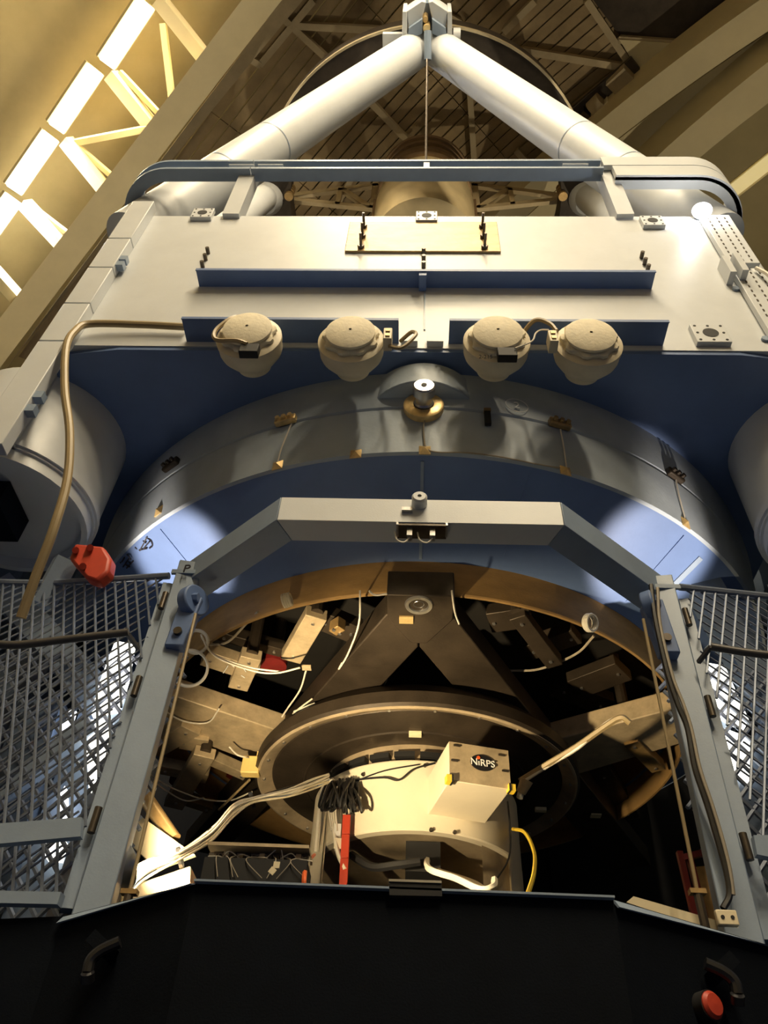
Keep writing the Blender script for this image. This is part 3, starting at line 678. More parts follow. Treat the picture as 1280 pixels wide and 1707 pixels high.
#=== FLANGE + INSTRUMENT
t = thing('instrument_flange', 'broad dark round mounting flange with pale lip', 'flange', (0, 0, 4.72))
B().lathe([(1.30, 5.0), (1.43, 4.86), (1.43, 4.76), (1.40, 4.735)], n=128).obj('edge', 'steel_dark', t)
B().lathe([(1.41, 4.755), (1.405, 4.735), (1.385, 4.73), (1.29, 4.775), (1.28, 4.79)], n=128).obj('lip', 'steel_flange', t)
B().lathe([(1.285, 4.80), (1.27, 4.78), (1.0, 4.76), (.995, 4.745), (.985, 4.745), (.98, 4.755), (.6, 4.755)], n=128).obj('face', 'steel_dark', t)
for k in range(24):
    a = k*math.pi/12+.1; B().cyl((1.345*math.cos(a), 1.345*math.sin(a), 4.735), (1.345*math.cos(a), 1.345*math.sin(a), 4.76), .012, n=6).obj('bolt', 'steel', t)
B().lathe([(.80, 4.76), (.80, 4.60), (.72, 4.55)], n=96).obj('spacer_ring', 'steel_flange', t)
for px, py in ((692, 1222), (901, 1348)): 
    c = AZ(px, py, 4.755); B().box(c-UZ*.01, (.1, .05, .03)).obj('block', 'cream', t)
t = thing('instrument_drum', 'cream metal instrument drum bolted under the dark flange', 'instrument', (0, 0, 4.0))
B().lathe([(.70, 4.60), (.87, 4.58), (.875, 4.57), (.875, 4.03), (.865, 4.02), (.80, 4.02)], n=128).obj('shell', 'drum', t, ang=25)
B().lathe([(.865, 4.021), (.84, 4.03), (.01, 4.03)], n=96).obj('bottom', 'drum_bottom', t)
for k in range(9):
    a = math.radians(215+k*14); B().ring(.78, .868, 4.615, 4.66, n=6, a0=a, a1=a+math.radians(11)).obj('clamp_segment', 'drum' if k < 3 else 'black', t)
B().lathe([(.875, 4.05), (.877, 4.03), (.877, 3.70), (.865, 3.70), (.865, 4.05)], n=16, a0=math.radians(180), a1=math.radians(214), close=True).obj('side_cover', 'drum', t)
B().lathe([(.88, 4.45), (.90, 4.45), (.90, 3.60), (.88, 3.60)], n=8, a0=math.radians(322), a1=math.radians(336), close=True).obj('side_cover', 'drum', t)
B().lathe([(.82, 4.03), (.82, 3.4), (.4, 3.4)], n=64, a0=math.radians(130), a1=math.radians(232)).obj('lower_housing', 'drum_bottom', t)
B().box((.06, -.45, 3.90), (.26, .5, .22)).obj('lower_beam', 'black', t)
for px, py in ((606, 1292), (708, 1277), (718, 1384), (757, 1388)):
    p = AC(px, py, .88); B().cyl(p, p*1.0+V((p.x, p.y, 0)).normalized()*.02, .014, n=8).obj('screw', 'steel_bolt', t)
# logo box
ang = math.radians(14); bx = V((math.cos(ang), math.sin(ang), 0)); by = V((-math.sin(ang), math.cos(ang), 0)); Rb = Matrix((bx, by, UZ)).transposed()
fc = (AY(749, 1270, -1.40)+AY(850, 1287, -1.30))/2
wd, dp, ht = .455, .58, .30
zb, zt_ = 4.145, 4.445
fc = V((.45, -1.365, 0)); ctr = fc+by*dp/2+V((0, 0, (zb+zt_)/2))
t = thing('electronics_box', 'cream box with an oval black badge on the instrument drum', 'box', tuple(ctr-UZ*.15))
B().box(ctr, (wd, dp, zt_-zb), Rb).obj('case', 'drum', t, bev=.006)
fo = ctr-by*(dp/2+.004)
B().box(fo, (wd*.99, .008, (zt_-zb)*.98), Rb).obj('front_plate', 'bracket', t)
d, x, y = -by, bx, UZ
b = B(); cb = fo-by*.005+bx*.02+UZ*.015; N = 32
vs_ = [cb+bx*.092*math.cos(2*math.pi*i/N)+UZ*.062*math.sin(2*math.pi*i/N) for i in range(N)]
badge = b.prism(vs_, -by*.006).obj('badge', 'black_gloss', t)
b = B(); place_text(b, 'NıRPS', .072, cb-by*.010-UZ*.004, bx, UZ); b.obj('lettering', 'white', badge)
B().cyl(cb-by*.006+bx*-.031+UZ*.033, cb-by*.012+bx*-.031+UZ*.033, .013, n=16).obj('dot', 'orange', badge)
for sgn in (-1, 1):
    o = B().box(ctr-by*(dp/2-.0)+bx*sgn*wd/2*1.0-UZ*.145, (.05, .06, .05), Rb).obj('corner_guard', 'yellow', t)
    B().box(ctr-by*(dp/2+.002)+bx*sgn*wd/2*.93-UZ*.145, (.012, .066, .054), Rb).obj('stripe', 'black', o)
for i, j in ((-.17, .12), (.17, .10), (.19, -.02), (-.19, .0)):
    B().box(fo-by*.006+bx*i+UZ*j, (.05, .012, .012), Rb).obj('latch', 'steel_bolt', t)

#=== CABLES ON AND AROUND THE INSTRUMENT
def D(px, py, R=.9): return AC(px, py, R)
t = thing('cable_bundle', 'black cable knot hanging over the side of the cream drum', 'cable bundle', tuple(D(568, 1330, .92)))
for k in range(22):
    x = 548+k*2.0; y = 1302+random.uniform(-6, 6); dx = random.uniform(-14, 14)
    B().tube([D(x, y, .95), D(x+dx, y+25, 1.0+random.random()*.08), D(x+dx*1.4, y+48, 1.0+random.random()*.08), D(x+dx*.4+8, y+30+random.uniform(-8, 8), .97), D(x+6, y+6, .93)], .011, 6, 5).obj('cable', 'cable_black', t)
for k in range(4):
    B().tube([D(555+k*5, 1304, .95), D(548+k*4, 1345, .98), D(553+k*3, 1385, .97)], .008, 6).obj('cable', 'cable_white', t)
t = thing('cable_chain', 'orange red cable chain rising under the black cable knot', 'cable chain', tuple(AC(572, 1480, .95)))
for y0, y1 in ((1360, 1392), (1393, 1432), (1433, 1482)):
    a, d = AC(578-(y0-1360)*.05, y0, .95), AC(578-(y1-1360)*.05, y1, .95); B().beam(a, d, .06, .05, up=(0, -1, 0)).obj('link', 'red', t, bev=.004)
t = thing('connector_block', 'white connector block beside the orange red cable chain', 'connector', tuple(AC(563, 1400, .96)))
B().box(AC(563, 1385, .95), (.05, .05, .09)).obj('block', 'white', t); B().box(AC(564, 1408, .95), (.06, .05, .08)).obj('block', 'drum', t)
# big bundle from the flood lamp to the drum
root = thing('cable_harness', 'thick bundle of white and grey cables sagging from drum to cabinet', 'cable harness', tuple(AY(430, 1330, -2.0)))
for k in range(17):
    q = random.uniform(-9, 9); o = [q+random.uniform(-3, 3) for _ in range(8)]; f = random.uniform(-.06, .06)
    pts = [AY(548, 1296+o[0], -.98+f), AY(520, 1308+o[1], -1.15+f), AY(480, 1322+o[2], -1.4+f), AY(425, 1333+o[3]*.5, -1.7+f), AY(390, 1352+o[4], -1.95+f), AY(352, 1393+o[5]*1.3, -2.2+f), AY(300, 1425+o[6]*.8, -2.5+f), AY(248, 1445+o[7]*1.5, -2.7+f), AY(215+q, 1470+o[6]*1.5, -2.75+f), AY(196+q*2.5, 1512, -2.75+f)]
    B().tube(pts, random.choice((.006, .008, .011)), 6, 5).obj('cable', random.choice(('cable_white', 'cable_white', 'cable_white', 'cable_blue', 'cable_grey', 'beige', 'cable_black')), root)
for (px, py, yy) in ((420, 1334, -1.7), (300, 1430, -2.5)):
    B().cyl(AY(px-3, py+1, yy), AY(px+3, py-1, yy), .055, n=12, caps=False).obj('tie', 'cable_black', root)
cable('hose', [AC(527, 1420, .92), AC(533, 1350, .97), AC(540, 1310, .99), AC(556, 1300, .97)], .02, 'cable_white', 'pale hose curving up the edge of the drum')
cable('hose', [AC(556, 1380, .97), AC(563, 1420, .97), AC(575, 1450, .96)], .018, 'cable_white', 'pale hose running down beside the cable chain')
cable('patch_wire', [AC(590, 1300, .89), AC(640, 1296, .9), AC(665, 1300, .9), AC(690, 1282, .9), AC(725, 1272, .9)], .008, 'cable_black', 'black wire across the top of the drum', 'wire')
cable('patch_wire', [AC(585, 1305, .885), AC(640, 1285, .885), AC(700, 1274, .885)], .006, 'cable_black', 'second thin black wire along the upper drum edge', 'wire')
cable('patch_wire', [AC(846, 1336, .93), AC(850, 1380, .94), AC(848, 1430, .94), AC(825, 1470, .9)], .007, 'cable_black', 'thin black wire down the side of the drum', 'wire')
cable('yellow_cable', [AY(855, 1382, -.5), AY(875, 1388, -.8), AY(890, 1420, -1.2), AY(890, 1455, -1.6), AY(878, 1495, -2.0)], .014, 'yellow', 'yellow cable curving down beside the drum')
cable('orange_cable', [AY(524, 1425, -1.4), AY(514, 1436, -2.4), AY(508, 1455, -3.0), AY(506, 1492, -3.05)], .011, 'orange', 'orange cable dropping beside the electronics tray')
cable('hose', [V((.1, -.45, 4.0)), AY(715, 1448, -1.2), AY(760, 1464, -1.4), AY(800, 1482, -1.6), AY(822, 1478, -1.6), AY(824, 1466, -1.5)], .022, 'cable_white', 'pale hose lying under the drum')
cable('hose', [AY(730, 1452, -1.15), AY(790, 1472, -1.4), AY(810, 1486, -1.6)], .02, 'cable_tan', 'tan hose lying under the drum')
cable('hose', [AC(585, 1425, .8), AC(620, 1445, .85), AC(660, 1442, .9), AC(700, 1436, .9)], .03, 'black', 'black hose slung under the drum')
cable('hose', [AY(866, 1302, -1.0), AY(905, 1278, -1.1), AY(960, 1245, -1.3), AY(1010, 1210, -1.5), AY(1035, 1196, -1.6), AY(1050, 1205, -1.6)], .022, 'cable_tan', 'taped tan cable run crossing the side arm')
cable('hose', [AY(868, 1306, -1.02), AY(915, 1276, -1.12), AY(965, 1246, -1.32), AY(1015, 1202, -1.5), AY(1045, 1200, -1.6)], .012, 'cable_white', 'white cable taped along the tan cable run')
t = thing('hose_coupling', 'worn metal coupling where the tan cable run ends at the box', 'coupling', tuple(AY(872, 1315, -1.0)))
B().cyl(AY(878, 1300, -1.05), AY(868, 1322, -1.0), .05, .035, n=16).obj('coupling', 'bracket', t); B().cyl(AY(868, 1322, -1.0), AY(866, 1330, -1.0), .025, n=10).obj('nozzle', 'steel', t)
# thin wires in the cell
W = [([(600, 985), (598, 1040), (580, 1090), (565, 1115), (570, 1105)], 4.97, 'white wire dangling beside the frame node'),
     ([(753, 985), (758, 1020), (765, 1040)], 4.97, 'white wire running down the edge of the frame leg'),
     ([(336, 1062), (360, 1095), (420, 1118), (460, 1122), (500, 1113)], 4.9, 'white wire sagging from the ochre ring to a tag'),
     ([(335, 1058), (355, 1090), (415, 1112), (470, 1120)], 4.92, 'second white wire sagging from the ochre ring'),
     ([(350, 1075), (380, 1070), (410, 1040), (430, 1020)], 5.1, 'grey wire rising towards the ring in the dark cell'),
     ([(510, 1118), (500, 1150), (480, 1180), (470, 1195)], 4.95, 'pale wire pair hanging under a small tag'),
     ([(520, 1165), (500, 1180), (488, 1190)], 4.97, 'short white cable tails at the frame leg'),
     ([(525, 1172), (505, 1180), (490, 1186)], 4.96, 'short white cable tails beside the flange'),
     ([(255, 1170), (300, 1200), (345, 1205), (365, 1182)], 4.97, 'white wire looping over the lit side arm'),
     ([(232, 1275), (270, 1305), (330, 1330), (380, 1335), (420, 1320)], 4.8, 'white cable crossing behind the rope'),
     ([(232, 1285), (280, 1320), (310, 1335), (340, 1330)], 4.78, 'second white cable crossing behind the rope'),
     ([(640, 1115), (645, 1130), (640, 1142)], 5.1, 'short white wire tail between the frame legs'),
     ([(990, 1060), (960, 1090), (900, 1115), (850, 1118)], 5.2, 'dark grey wire curving through the cell'),
     ([(615, 985), (625, 992), (645, 990)], 4.98, 'tiny white wire loop under the ring')]
for pts, z, lab in W:
    cable('loose_wire', [AZ(*p, z) for p in pts], .007 if 'grey' not in lab else .01, 'cable_white' if 'grey' not in lab else 'cable_grey', lab, 'wire')
c = AZ(511, 1113, 4.95); B().box(c, (.07, .06, .012)).obj('tag', 'bracket', label='small square tag hanging on the sagging white wires', cat='tag')
t = thing('junction_box', 'small yellow junction box beside the flange edge', 'junction box', tuple(AZ(420, 1290, 4.8)))
c = AZ(419, 1278, 4.78); B().box(c, (.16, .10, .16)).obj('case', 'yellow_box', t, bev=.01); B().box(c+V((.06, 0, .1)), (.05, .06, .06)).obj('gland', 'yellow_box', t)
cable('junction_wire', [c+V((-.02, 0, .08)), AZ(408, 1262, 4.8), AZ(395, 1258, 4.82), AZ(382, 1245, 4.85)], .007, 'cable_white', 'white wire entering the yellow junction box', 'wire')
cable('cable_rod', [AZ(416, 1300, 4.78), AZ(365, 1350, 4.7)], .012, 'cable_tan', 'thin brass rod slanting below the yellow junction box', 'rod')

#=== PORTAL FRAME
YN, ZT, ZB = -3.45, 4.86, 2.67
NL, NR = V((-.83, YN, ZT)), V((.80, YN, ZT)); BL, BR = V((-1.50, -2.86, ZT)), V((1.53, -2.82, ZT))
t = thing('portal_frame', 'blue-grey polygonal portal frame of box-section steel in front of the mirror cell', 'frame', (0, YN, ZB))
def octo(p, k):            # offset a corner of the portal inwards
    return V((p.x*(1-k*.8/abs(p.x)*.55), p.y+k, p.z))
dp_ = .17
inn = {'BL': BL+V((.13, .12, 0)), 'NL': NL+V((.07, dp_, 0)), 'NR': NR+V((-.07, dp_, 0)), 'BR': BR+V((-.13, .12, 0))}
def secbeam(a, c_, ia, ic, nm, h=.19, m='paint_frame'):
    d = V((0, 0, -h)); return B().add([a, c_, ic, ia, a+d, c_+d, ic+d, ia+d], [(0, 1, 2, 3), (7, 6, 5, 4), (0, 4, 5, 1), (1, 5, 6, 2), (2, 6, 7, 3), (3, 7, 4, 0)]).obj(nm, m, t, bev=.003)
g_ = V((.004, 0, 0))
secbeam(NL, NR, inn['NL'], inn['NR'], 'top_beam', m='paint'); secbeam(BL, NL-g_, inn['BL'], inn['NL']-g_, 'angled_beam'); secbeam(NR+g_, BR, inn['NR']+g_, inn['BR'], 'angled_beam')  # top beam in paler paint: light on its face put into the colour
# lifting eye and latch on the top beam
c = AY(699, 841, YN); B().lathe([(.012, .07), (.036, .07), (.045, .06), (.045, .0), (.012, .0)], V((c.x, YN, c.z)), (0, -1, 0), 24).obj('lifting_boss', 'paint', t)
B().cyl((c.x, YN-.06, c.z), (c.x, YN-.066, c.z), .013, n=12).obj('boss_hole', 'black', t)
B().box((c.x-.07, YN-.01, c.z-.06), (.06, .03, .025)).obj('key_block', 'steel', t)
zz = ZT-.19
B().box((.0, YN+.06, zz-.01), (.28, .11, .015)).obj('latch_plate', 'steel_bolt', t)
for x in (-.07, .06):
    o = B().box((x, YN+.05, zz-.04), (.03, .05, .07)).obj('latch', 'steel', t)
    B().tube([(x, YN+.05, zz-.075), (x-.03, YN+.04, zz-.12), (x-.07, YN+.05, zz-.09), (x-.085, YN+.06, zz-.02)], .005, 5).obj('latch_wire', 'cable_white', o)
for x in (-.14, .14): B().box((x, YN+.05, zz-.008), (.012, .1, .02)).obj('latch_end', 'steel', t)
# posts
for sx, T_, Bt in ((-1, V((-1.475, -2.84, ZT-.05)), V((-1.405, -2.98, ZB-.02))), (1, V((1.505, -2.80, ZT-.05)), V((1.375, -2.95, ZB-.02)))):
    up = V((sx*-.2, -1, 0)).normalized()
    B().beam(T_, Bt, .15, .16, up=up).obj('post', 'paint_frame', t, bev=.006)
    off = V((sx*.115, -.01, 0))
    B().beam(T_+off+V((0, 0, -.15)), Bt+off+V((0, 0, .05)), .06, .06, up=up).obj('door_stile', 'paint_frame', t)
    for f in (.16, .45, .80):
        c = T_.lerp(Bt, f)+V((sx*.085, -.085, 0)); B().cyl(c-UZ*.06, c+UZ*.06, .018, n=12).obj('hinge', 'steel_bolt', t)
    c = T_+V((-sx*.02, -.09, -.10)); B().box(c, (.21, .02, .03)).obj('weld_plate', 'paint_frame', t)
b = B(); c = AY(311, 948, -2.98); place_text(b, 'P', .09, c+V((0, .0, 0)), (1, -.1, 0), (0, .1, 1)); b.obj('ink_letter', 'ink_and_marks', t)
# pulleys with rope
for sx, px, py in ((-1, 322, 1003), (1, 1086, 1012)):
    c = AY(px, py, -2.98)
    t = thing('pulley', ('blue pulley block beside the white cable coil' if sx < 0 else 'blue pulley block beside the post with cables'), 'pulley', tuple(c), 'rope pulleys')
    B().cyl(c+V((-.03, .02, 0)), c+V((.03, -.02, 0)), .10, n=32).obj('sheave', 'paint_blue_shade', t, bev=.01)
    B().cyl(c+V((-.035, -.03, 0)), c+V((.04, -.04, 0)), .03, n=6).obj('axle_nut', 'paint_blue_shade', t)
    B().prism([c+V((-.055*sx, -.02, .02)), c+V((.07*sx, -.02, .05)), c+V((.09*sx, -.02, -.33)), c+V((-.02*sx, -.02, -.33))], (0, .08, 0)).obj('cheek', 'paint_blue_shade', t, bev=.008)
    B().cyl(c+V((.03*sx, -.04, -.24)), c+V((.03*sx, -.01, -.24)), .025, n=12).obj('bolt', 'steel_bolt', t)
    e = AY(214, 1496, -3.1) if sx < 0 else AY(1164, 1495, -2.98)
    B().cyl(AY(px-14 if sx > 0 else 326, py+20, -3.08), e, .009, n=8).obj('hoist_rope', 'cable_tan', label='thin hoist rope under the ' + ('pulley by the white coil' if sx < 0 else 'pulley by the cabled post'), cat='rope', group='hoist ropes')
    tt = thing('turnbuckle', ('rusty turnbuckle beside the flood lamp' if sx < 0 else 'rusty turnbuckle beside the dark red frame'), 'turnbuckle', tuple(e), 'rope turnbuckles')
    B().cyl(e+V((0, 0, .02)), e-V((0, 0, .16)), .02, n=8).obj('barrel', 'steel_bolt', tt); B().box(e-V((0, 0, .17)), (.12, .04, .03)).obj('crosspiece', 'steel_bolt', tt); B().box(e+V((0, 0, .02)), (.07, .04, .02)).obj('crosspiece', 'bronze', tt)
# conduit on right post
cable('post_conduit', [AY(*p, -3.06) for p in ((1085, 975), (1092, 1030), (1112, 1120), (1130, 1175), (1146, 1215), (1158, 1280), (1178, 1340), (1196, 1400), (1210, 1450), (1216, 1490), (1205, 1515))], .014, 'cable_black', 'black conduit strapped along the post')
cable('post_conduit', [AY(*p, -3.065) for p in ((1096, 980), (1100, 1040), (1120, 1125), (1138, 1172), (1152, 1215), (1166, 1280), (1186, 1340), (1204, 1400), (1216, 1450), (1222, 1492))], .010, 'cable_grey', 'grey conduit strapped along the post beside the black one')
t = thing('socket', 'white socket plate at the foot of the cabled post', 'socket', tuple(AY(1211, 1531, -3.1)))
c = AY(1211, 1531, -3.1); B().box(c, (.085, .03, .06)).obj('plate', 'cream', t, bev=.005)
for i in (-.02, .02): B().cyl(c+V((i, -.012, 0)), c+V((i, -.018, 0)), .008, n=8).obj('hole', 'black', t)

#=== MESH PANELS
def mesh_panel(sx, lab):
    t = thing('mesh_panel', lab, 'mesh panel', (sx*2.2, -2.9, ZB), 'expanded metal side panels')
    zt2, zb2 = 4.72, 2.72
    # plane: from post outwards
    def P(u, z):
        f = (z-zb2)/(zt2-zb2); y = -3.06+.18*f
        x0 = 1.53+.06*f
        yk = .10*max(0, min(1, (u)/.8))
        return V((sx*(x0+u), y+yk, z))
    Wd, H = 1.9, zt2-zb2
    def clipline(u0, slope):
        # u = u0 + slope*(zt2-z)
        pts = []
        for i in range(25):
            z = zt2-H*i/24; u = u0+slope*(zt2-z)
            if 0 <= u <= Wd: pts.append(P(u, z))
        return pts
    b1 = B(); u0 = -1.2
    while u0 < Wd+1.2:
        for sl in (-.34,):
            pts = clipline(u0, sl)
            if len(pts) > 1: b1.tube(pts, .0075, 5, raw=True)
        u0 += .068
    b1.obj('wire_set', 'mesh_wire', t, kind='stuff')
    b2 = B(); u0 = -3.2
    while u0 < Wd+.2:
        pts = clipline(u0, 1.15)
        if len(pts) > 1: b2.tube([p+V((0, .012, 0)) for p in pts], .006, 5, raw=True)
        u0 += .085
    b2.obj('wire_set', 'mesh_wire', t, kind='stuff')
    b3 = B(); u0 = -2.4
    while u0 < Wd+.6:
        for sl in (-.9, .75):
            pts = clipline(u0, sl)
            if len(pts) > 1: b3.tube([p+V((0, .78, 0)) for p in pts], .014, 5, raw=True)
        u0 += .125
    b3.obj('rear_wire_set', 'mesh_wire', t, kind='stuff')
    B().tube([P(u, zt2) for u in (0, .3, .6, .9, 1.3, 1.9)], .022, 8).obj('top_rail', 'mesh_wire', t)
    B().beam(P(0, zb2), P(Wd, zb2), .05, .05).obj('bottom_rail', 'paint_frame', t)
    return t, P
mL, PL = mesh_panel(-1, 'expanded metal mesh panel beside the flood lamp')
mR, PR = mesh_panel(1, 'expanded metal mesh panel beside the cabled post')
t = thing('door_handle_bar', 'dark tubular handle bar across the mesh panel beside the flood lamp', 'handle', tuple(AY(110, 1065, -3.1)))
B().tube([AY(-15, 1073, -3.25), AY(30, 1075, -3.24), AY(110, 1066, -3.22), AY(214, 1054, -3.2)], .022, 12, 4).obj('bar', 'handle', t)
B().beam(AY(212, 1056, -3.2), AY(230, 1080, -3.05), .02, .02).obj('end_stay', 'handle', t)
t = thing('door_handle_bar', 'dark tubular handle bar across the mesh panel beside the cabled post', 'handle', tuple(AY(1230, 1085, -3.1)))
B().tube([AY(1185, 1078, -3.12), AY(1240, 1087, -3.14), AY(1300, 1094, -3.16)], .022, 12, 4).obj('bar', 'handle', t)
B().beam(AY(1185, 1078, -3.12), AY(1164, 1104, -3.0), .02, .02).obj('end_stay', 'handle', t)
t = thing('cross_plate', 'flat grey plate bolted low across the mesh panel', 'plate', tuple(AY(65, 1385, -3.12)))
B().prism([AY(x, y, -3.13) for x, y in ((-20, 1374), (136, 1362), (134, 1394), (-20, 1408))], (0, .04, 0)).obj('plate', 'paint_frame', t)
t = thing('cross_plate', 'small grey plate bolted to the mesh beside the cabled post', 'plate', tuple(AY(1270, 1405, -3.1)))
B().prism([AY(x, y, -3.13) for x, y in ((1256, 1392), (1300, 1392), (1300, 1432), (1262, 1424))], (0, .04, 0)).obj('plate', 'paint_frame', t)

#=== LIT WINDOWS AND CLUTTER BEHIND THE MESH
def slab(name, quad, y, m, lab, cat, group=None, th=.06):
    return B().prism([AY(px, py, y) for px, py in quad], (0, th, 0)).obj(name, m, label=lab, cat=cat, group=group)
slab('wall_lamp', ((192, 1068), (222, 1074), (212, 1130), (196, 1180), (152, 1190), (165, 1140)), -2.05, 'window_glow', 'long glowing lamp panel seen through the mesh by the rope', 'lamp', 'lamp panels behind the mesh')
slab('wall_lamp', ((150, 1200), (184, 1196), (172, 1250), (148, 1315), (144, 1250)), -2.05, 'window_glow', 'tapered glowing lamp panel seen lower through the mesh', 'lamp', 'lamp panels behind the mesh')
slab('wall_lamp', ((92, 1230), (118, 1180), (124, 1180), (108, 1230)), -2.0, 'window_cool', 'small bluish lamp panel behind the mesh', 'lamp', 'lamp panels behind the mesh')
slab('wall_lamp', ((72, 1400), (108, 1400), (100, 1432), (76, 1430)), -2.0, 'window_glow', 'small glowing lamp panel below the grey cross plate', 'lamp', 'lamp panels behind the mesh')
slab('wall_lamp', ((95, 1330), (108, 1310), (112, 1360), (98, 1365)), -2.0, 'window_cool', 'narrow bluish lamp panel above the grey cross plate', 'lamp', 'lamp panels behind the mesh')
slab('wall_lamp', ((1180, 1105), (1208, 1110), (1248, 1200), (1242, 1212), (1200, 1190)), -2.05, 'window_glow', 'glowing lamp panel seen through the mesh by the cabled post', 'lamp', 'lamp panels behind the mesh')
slab('wall_lamp', ((1208, 1214), (1250, 1230), (1250, 1300), (1222, 1275)), -2.05, 'window_glow', 'lower glowing lamp panel seen through the mesh by the cabled post', 'lamp', 'lamp panels behind the mesh')
clut = [((20, 1000), (180, 1180), -1.9, .22, 'paint_frame'), ((-20, 1180), (120, 1010), -1.7, .3, 'fork'), ((60, 1500), (170, 1190), -1.8, .25, 'paint_frame'), ((-10, 1450), (60, 1220), -1.9, .3, 'fork'),
        ((0, 1330), (110, 1250), -2.0, .12, 'paint_frame'), ((1190, 1010), (1290, 1180), -1.9, .25, 'fork'), ((1230, 1480), (1190, 1250), -1.9, .2, 'paint_frame'), ((1290, 1250), (1240, 1400), -1.9, .25, 'fork')]
nmz = ['grey brace crossing behind the red bracket', 'dark blue brace rising behind the long handle bar', 'grey brace beside the glowing lamp panels', 'dark blue brace beside the cross plate', 'thin grey tie bar above the cross plate', 'dark blue brace behind the short handle bar', 'grey brace beside the lower lamp panel by the cabled post', 'dark blue brace behind the small grey plate']
for (p, q, y, wd, m), lab in zip(clut, nmz):
    B().beam(AY(*p, y), AY(*q, y), wd, .16, up=(0, -1, 0), ext=.2).obj('brace', m, label=lab, cat='brace', group='braces behind the mesh')

#=== PARAPET
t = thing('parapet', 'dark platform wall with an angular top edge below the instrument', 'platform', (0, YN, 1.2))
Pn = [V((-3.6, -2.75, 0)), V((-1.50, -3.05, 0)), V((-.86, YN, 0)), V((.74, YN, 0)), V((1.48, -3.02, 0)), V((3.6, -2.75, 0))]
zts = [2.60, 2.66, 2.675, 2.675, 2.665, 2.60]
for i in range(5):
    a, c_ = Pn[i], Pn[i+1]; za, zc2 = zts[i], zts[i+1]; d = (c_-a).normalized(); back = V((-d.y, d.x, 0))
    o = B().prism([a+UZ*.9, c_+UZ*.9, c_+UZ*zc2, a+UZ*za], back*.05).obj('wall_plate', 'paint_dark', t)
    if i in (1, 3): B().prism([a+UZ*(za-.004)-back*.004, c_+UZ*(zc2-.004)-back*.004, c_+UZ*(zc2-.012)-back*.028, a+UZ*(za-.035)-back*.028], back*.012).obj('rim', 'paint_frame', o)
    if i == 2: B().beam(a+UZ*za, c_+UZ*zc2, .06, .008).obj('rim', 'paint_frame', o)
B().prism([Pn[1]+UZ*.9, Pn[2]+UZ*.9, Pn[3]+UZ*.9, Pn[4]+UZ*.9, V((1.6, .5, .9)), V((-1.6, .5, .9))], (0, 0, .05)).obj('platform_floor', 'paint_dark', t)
for sx in (-1, 1): B().box((sx*1.3, -1.2, .45), (.2, .2, .9)).obj('support_leg', 'paint_dark', t)
t = thing('hatch_bracket', 'black bracket with a bright top edge on the dark platform wall', 'bracket', tuple(AY(692, 1480, YN-.02)))
B().prism([AY(x, y, YN-.03) for x, y in ((648, 1466), (736, 1469), (737, 1494), (649, 1492))], (0, .06, 0)).obj('plate', 'black', t); B().prism([AY(x, y, YN-.035) for x, y in ((648, 1465), (736, 1468), (736, 1472), (648, 1469))], (0, .08, .0)).obj('top_edge', 'steel', t)
# handles / hooks low on the platform
for sx, px, py in ((-1, 160, 1592), (1, 1215, 1628)):
    t = thing('lever_clamp', ('black lever clamp on the platform wall under the flood lamp' if sx < 0 else 'black lever clamp on the platform wall above the red reflector'), 'clamp', tuple(AY(px, py, -3.3)), 'lever clamps')
    y = -3.32
    B().tube([AY(px+40*-sx, py-22, y), AY(px+10*-sx, py-8, y), AY(px-8*-sx, py+8, y), AY(px-14*-sx, py+30, y)], .022, 10).obj('lever', 'black_gloss', t)
    B().cyl(AY(px-14*-sx, py+30, y-.02), AY(px-14*-sx, py+45, y), .025, n=12).obj('knob', 'black_gloss', t)
    B().beam(AY(px-6*-sx, py-30, y+.05), AY(px+30*-sx, py+5, y+.05), .06, .05).obj('base', 'paint_dark', t)
p = AY(1188, 1675, -3.32); t = thing('red_reflector', 'round red reflector low on the dark platform wall', 'reflector', tuple(p))
B().lathe([(.0, .015), (.035, .012), (.045, .0), (.045, -.08), (.0, -.08)], p, (.45, -.9, 0), 24).obj('lens', 'red', t); B().ring(.043, .05, -.08, -.005, p, (.45, -.9, 0), 24).obj('housing', 'black', t)
# cream bar, red frame on the right
slab('cable_trough', ((1056, 1494), (1215, 1540), (1210, 1560), (1044, 1504)), -2.75, 'cream', 'cream metal trough lying behind the platform edge', 'trough', th=.12)
t = thing('red_stand', 'dark red steel stand beside the rope turnbuckle', 'stand', tuple(AY(1160, 1500, -2.5)))
for p, q in (((1132, 1420), (1160, 1540)), ((1148, 1425), (1178, 1545)), ((1132, 1432), (1200, 1415)), ((1196, 1420), (1215, 1560))):
    B().beam(AY(*p, -2.6), AY(*q, -2.6), .028, .03, up=(0, -1, 0)).obj('bar', 'red_dark', t)
# brush-like worn panel beyond rope
slab('rusty_plate', ((1160, 1445), (1205, 1440), (1240, 1900), (1205, 1900)), -2.4, 'bronze', 'rusty plate behind the dark red stand', 'plate')
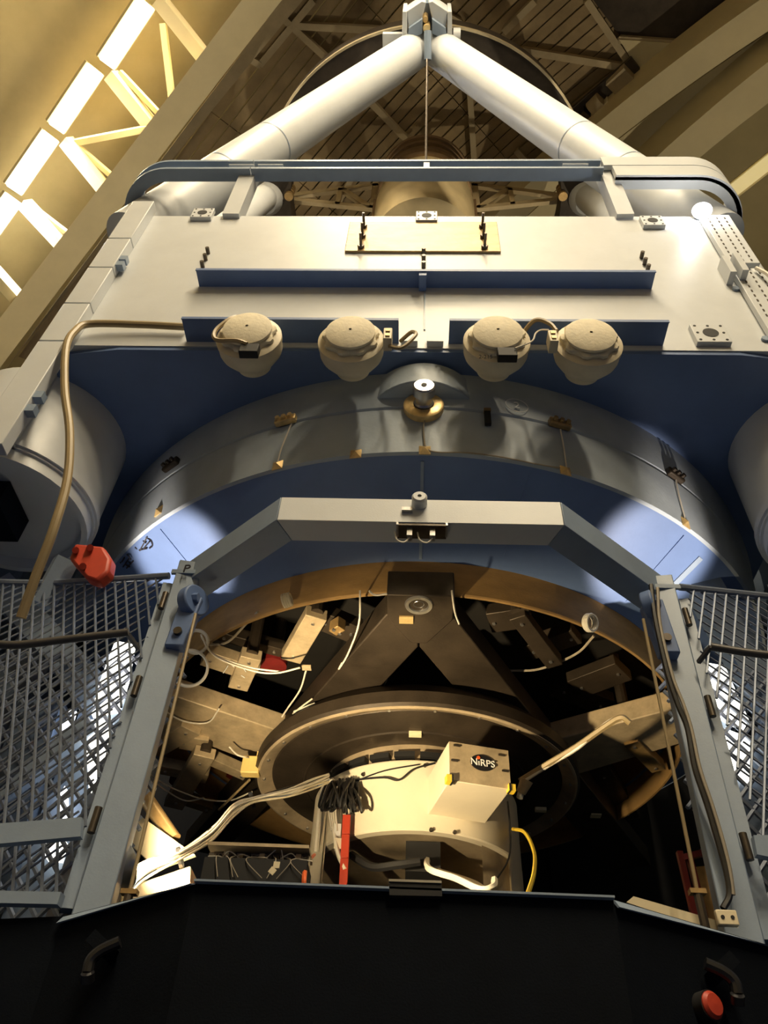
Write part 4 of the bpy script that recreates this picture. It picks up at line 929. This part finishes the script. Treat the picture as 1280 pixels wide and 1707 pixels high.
# left: cabinet, bright plate, tray
t = thing('electronics_cabinet', 'tan electronics cabinet with cables lying on top behind the platform edge', 'cabinet', tuple(AY(260, 1510, -2.6)))
B().prism([AY(x, y, -2.5) for x, y in ((212, 1478), (318, 1442), (314, 1530), (196, 1550))], (0, .35, 0)).obj('body', 'bracket', t, bev=.01); 
slab('lit_plate', ((213, 1345), (325, 1425), (262, 1448), (200, 1392)), -2.0, 'cream', 'pale plate brightly lit beside the flood lamp', 'plate', th=.03)
B().cyl(AY(222, 1300, -1.9), AY(290, 1400, -1.9), .045, n=16).obj('pipe', 'bronze', label='bronze pipe slanting above the lit pale plate', cat='pipe')
t = thing('electronics_tray', 'open electronics tray with boards and wiring behind the platform', 'tray', tuple(AY(430, 1450, -2.9)))
c0, c1_ = AY(352, 1420, -2.9), AY(518, 1426, -2.9)
B().beam(c0, c1_, .2, .015).obj('lid', 'bracket', t); B().beam(c0-UZ*.035, c1_-UZ*.035, .04, .05).obj('front_strip', 'bracket', t)
B().beam(c0-UZ*.2, c1_-UZ*.2, .19, .28).obj('body', 'black', t)
for k in range(14):
    p = c0.lerp(c1_, (k+.5)/14); B().box(p+V((0, -.035, -.035+random.uniform(-.008, .008))), (.024, .03, .028)).obj('connector', random.choice(('bracket', 'beige', 'bracket', 'black', 'steel_dark')), t)
for k in range(7):
    p = c0.lerp(c1_, (k+.5)/7); B().tube([p+V((random.uniform(-.03, .03), -.05, -.03)), p+V((random.uniform(-.05, .05), -.10, -.07)), p+V((random.uniform(-.05, .05), -.11, -.15))], .0025, 4).obj('wire', 'cable_grey', t)
    B().tube([p+V((-.03, -.05, -.04)), p+V((random.uniform(-.02, .04), -.07, random.uniform(-.05, .01))), p+V((.05, -.05, -.045))], .003, 4).obj('wire', 'cable_white', t)
for k, (x, y) in enumerate(((454, 1452), (461, 1442))):
    B().box(AY(x, y, -3.06), (.028, .006, .028), Matrix.Rotation(.6+k, 3, 'Y')).obj('paper_tag', 'cream', t)

#=== FLOOD LAMP inside the portal
t = thing('flood_lamp', 'blazing flood lamp tucked behind the post at the platform edge', 'lamp', tuple(AY(196, 1450, -2.75)))
c = AY(207, 1446, -2.86); ax = V((.75, .55, .45)).normalized()
B().lathe([(.0, -.06), (.05, -.06), (.09, .0), (.10, .02), (.085, .02)], c, ax, 24).obj('reflector', 'steel', t)
B().lathe([(.0, .02), (.07, .015), (.075, .0), (.0, -.02)], c, ax, 24).obj('bulb', 'flood_face', t)
l = light('flood_light', 'SPOT', c+ax*.06, (.05, -.5, 4.45), 820, (1, .76, .42), .06, spot=88, blend=.5)
#=== ADDED SPOTS (unseen lamps put in to light the ends of the cell underside)
for sx, pos, tgt, pw_ in ((-1, V((-2.5, -2.72, 1.9)), V((-1.84, -2.16, 5.55)), 1800), (1, V((2.5, -2.72, 1.9)), V((1.72, -2.26, 5.55)), 1500)):
    t = thing('added_spot', 'added unseen spot lamp on the hall floor beside the ' + ('tan conduit side' if sx < 0 else 'cabled post side'), 'lamp', (pos.x, pos.y, 0), 'added spot lamps on the floor')
    ax = (tgt-pos).normalized()
    for k in range(3):
        a = k*2.094; B().cyl((pos.x, pos.y, .9), (pos.x+.5*math.cos(a), pos.y+.5*math.sin(a), 0), .02, n=8).obj('leg', 'black', t)
    B().cyl((pos.x, pos.y, .8), pos-ax*.12, .025, n=8).obj('pole', 'black', t)
    B().lathe([(.0, -.12), (.06, -.12), (.14, .0), (.15, .02), (.13, .02), (.05, -.1), (.0, -.1)], pos, ax, 24).obj('head', 'black', t)
    l = light('added_spot_light', 'SPOT', pos+ax*.02, tgt, pw_, (1, .84, .68), .05, spot=(15 if sx < 0 else 17), blend=.6)
# unseen uplights added on the hall floor to brighten the dome
for sx, tgt, pw_ in ((-1, V((-1, -1, 18)), 1500), (1, V((2.5, -1.5, 18)), 2600)):
    pos = V((sx*8.6, 4.2, .5)); ax = (tgt-pos).normalized()
    t = thing('added_uplight', 'added warm uplight on the hall floor near the ' + ('lamp row wall' if sx < 0 else 'bare girder wall'), 'lamp', (pos.x, pos.y, 0), 'added uplights on the floor')
    B().cyl((pos.x, pos.y, 0), (pos.x, pos.y, .3), .12, n=16).obj('base', 'black', t)
    B().lathe([(.0, -.2), (.1, -.2), (.2, .0), (.18, .0), (.08, -.18), (.0, -.18)], pos, ax, 24).obj('head', 'black', t)
    light('added_uplight_light', 'SPOT', pos+ax*.02, tgt, pw_, (1, .83, .55), .12, spot=50, blend=.6)
for o in ORG:
    if '_org' in o: del o['_org']
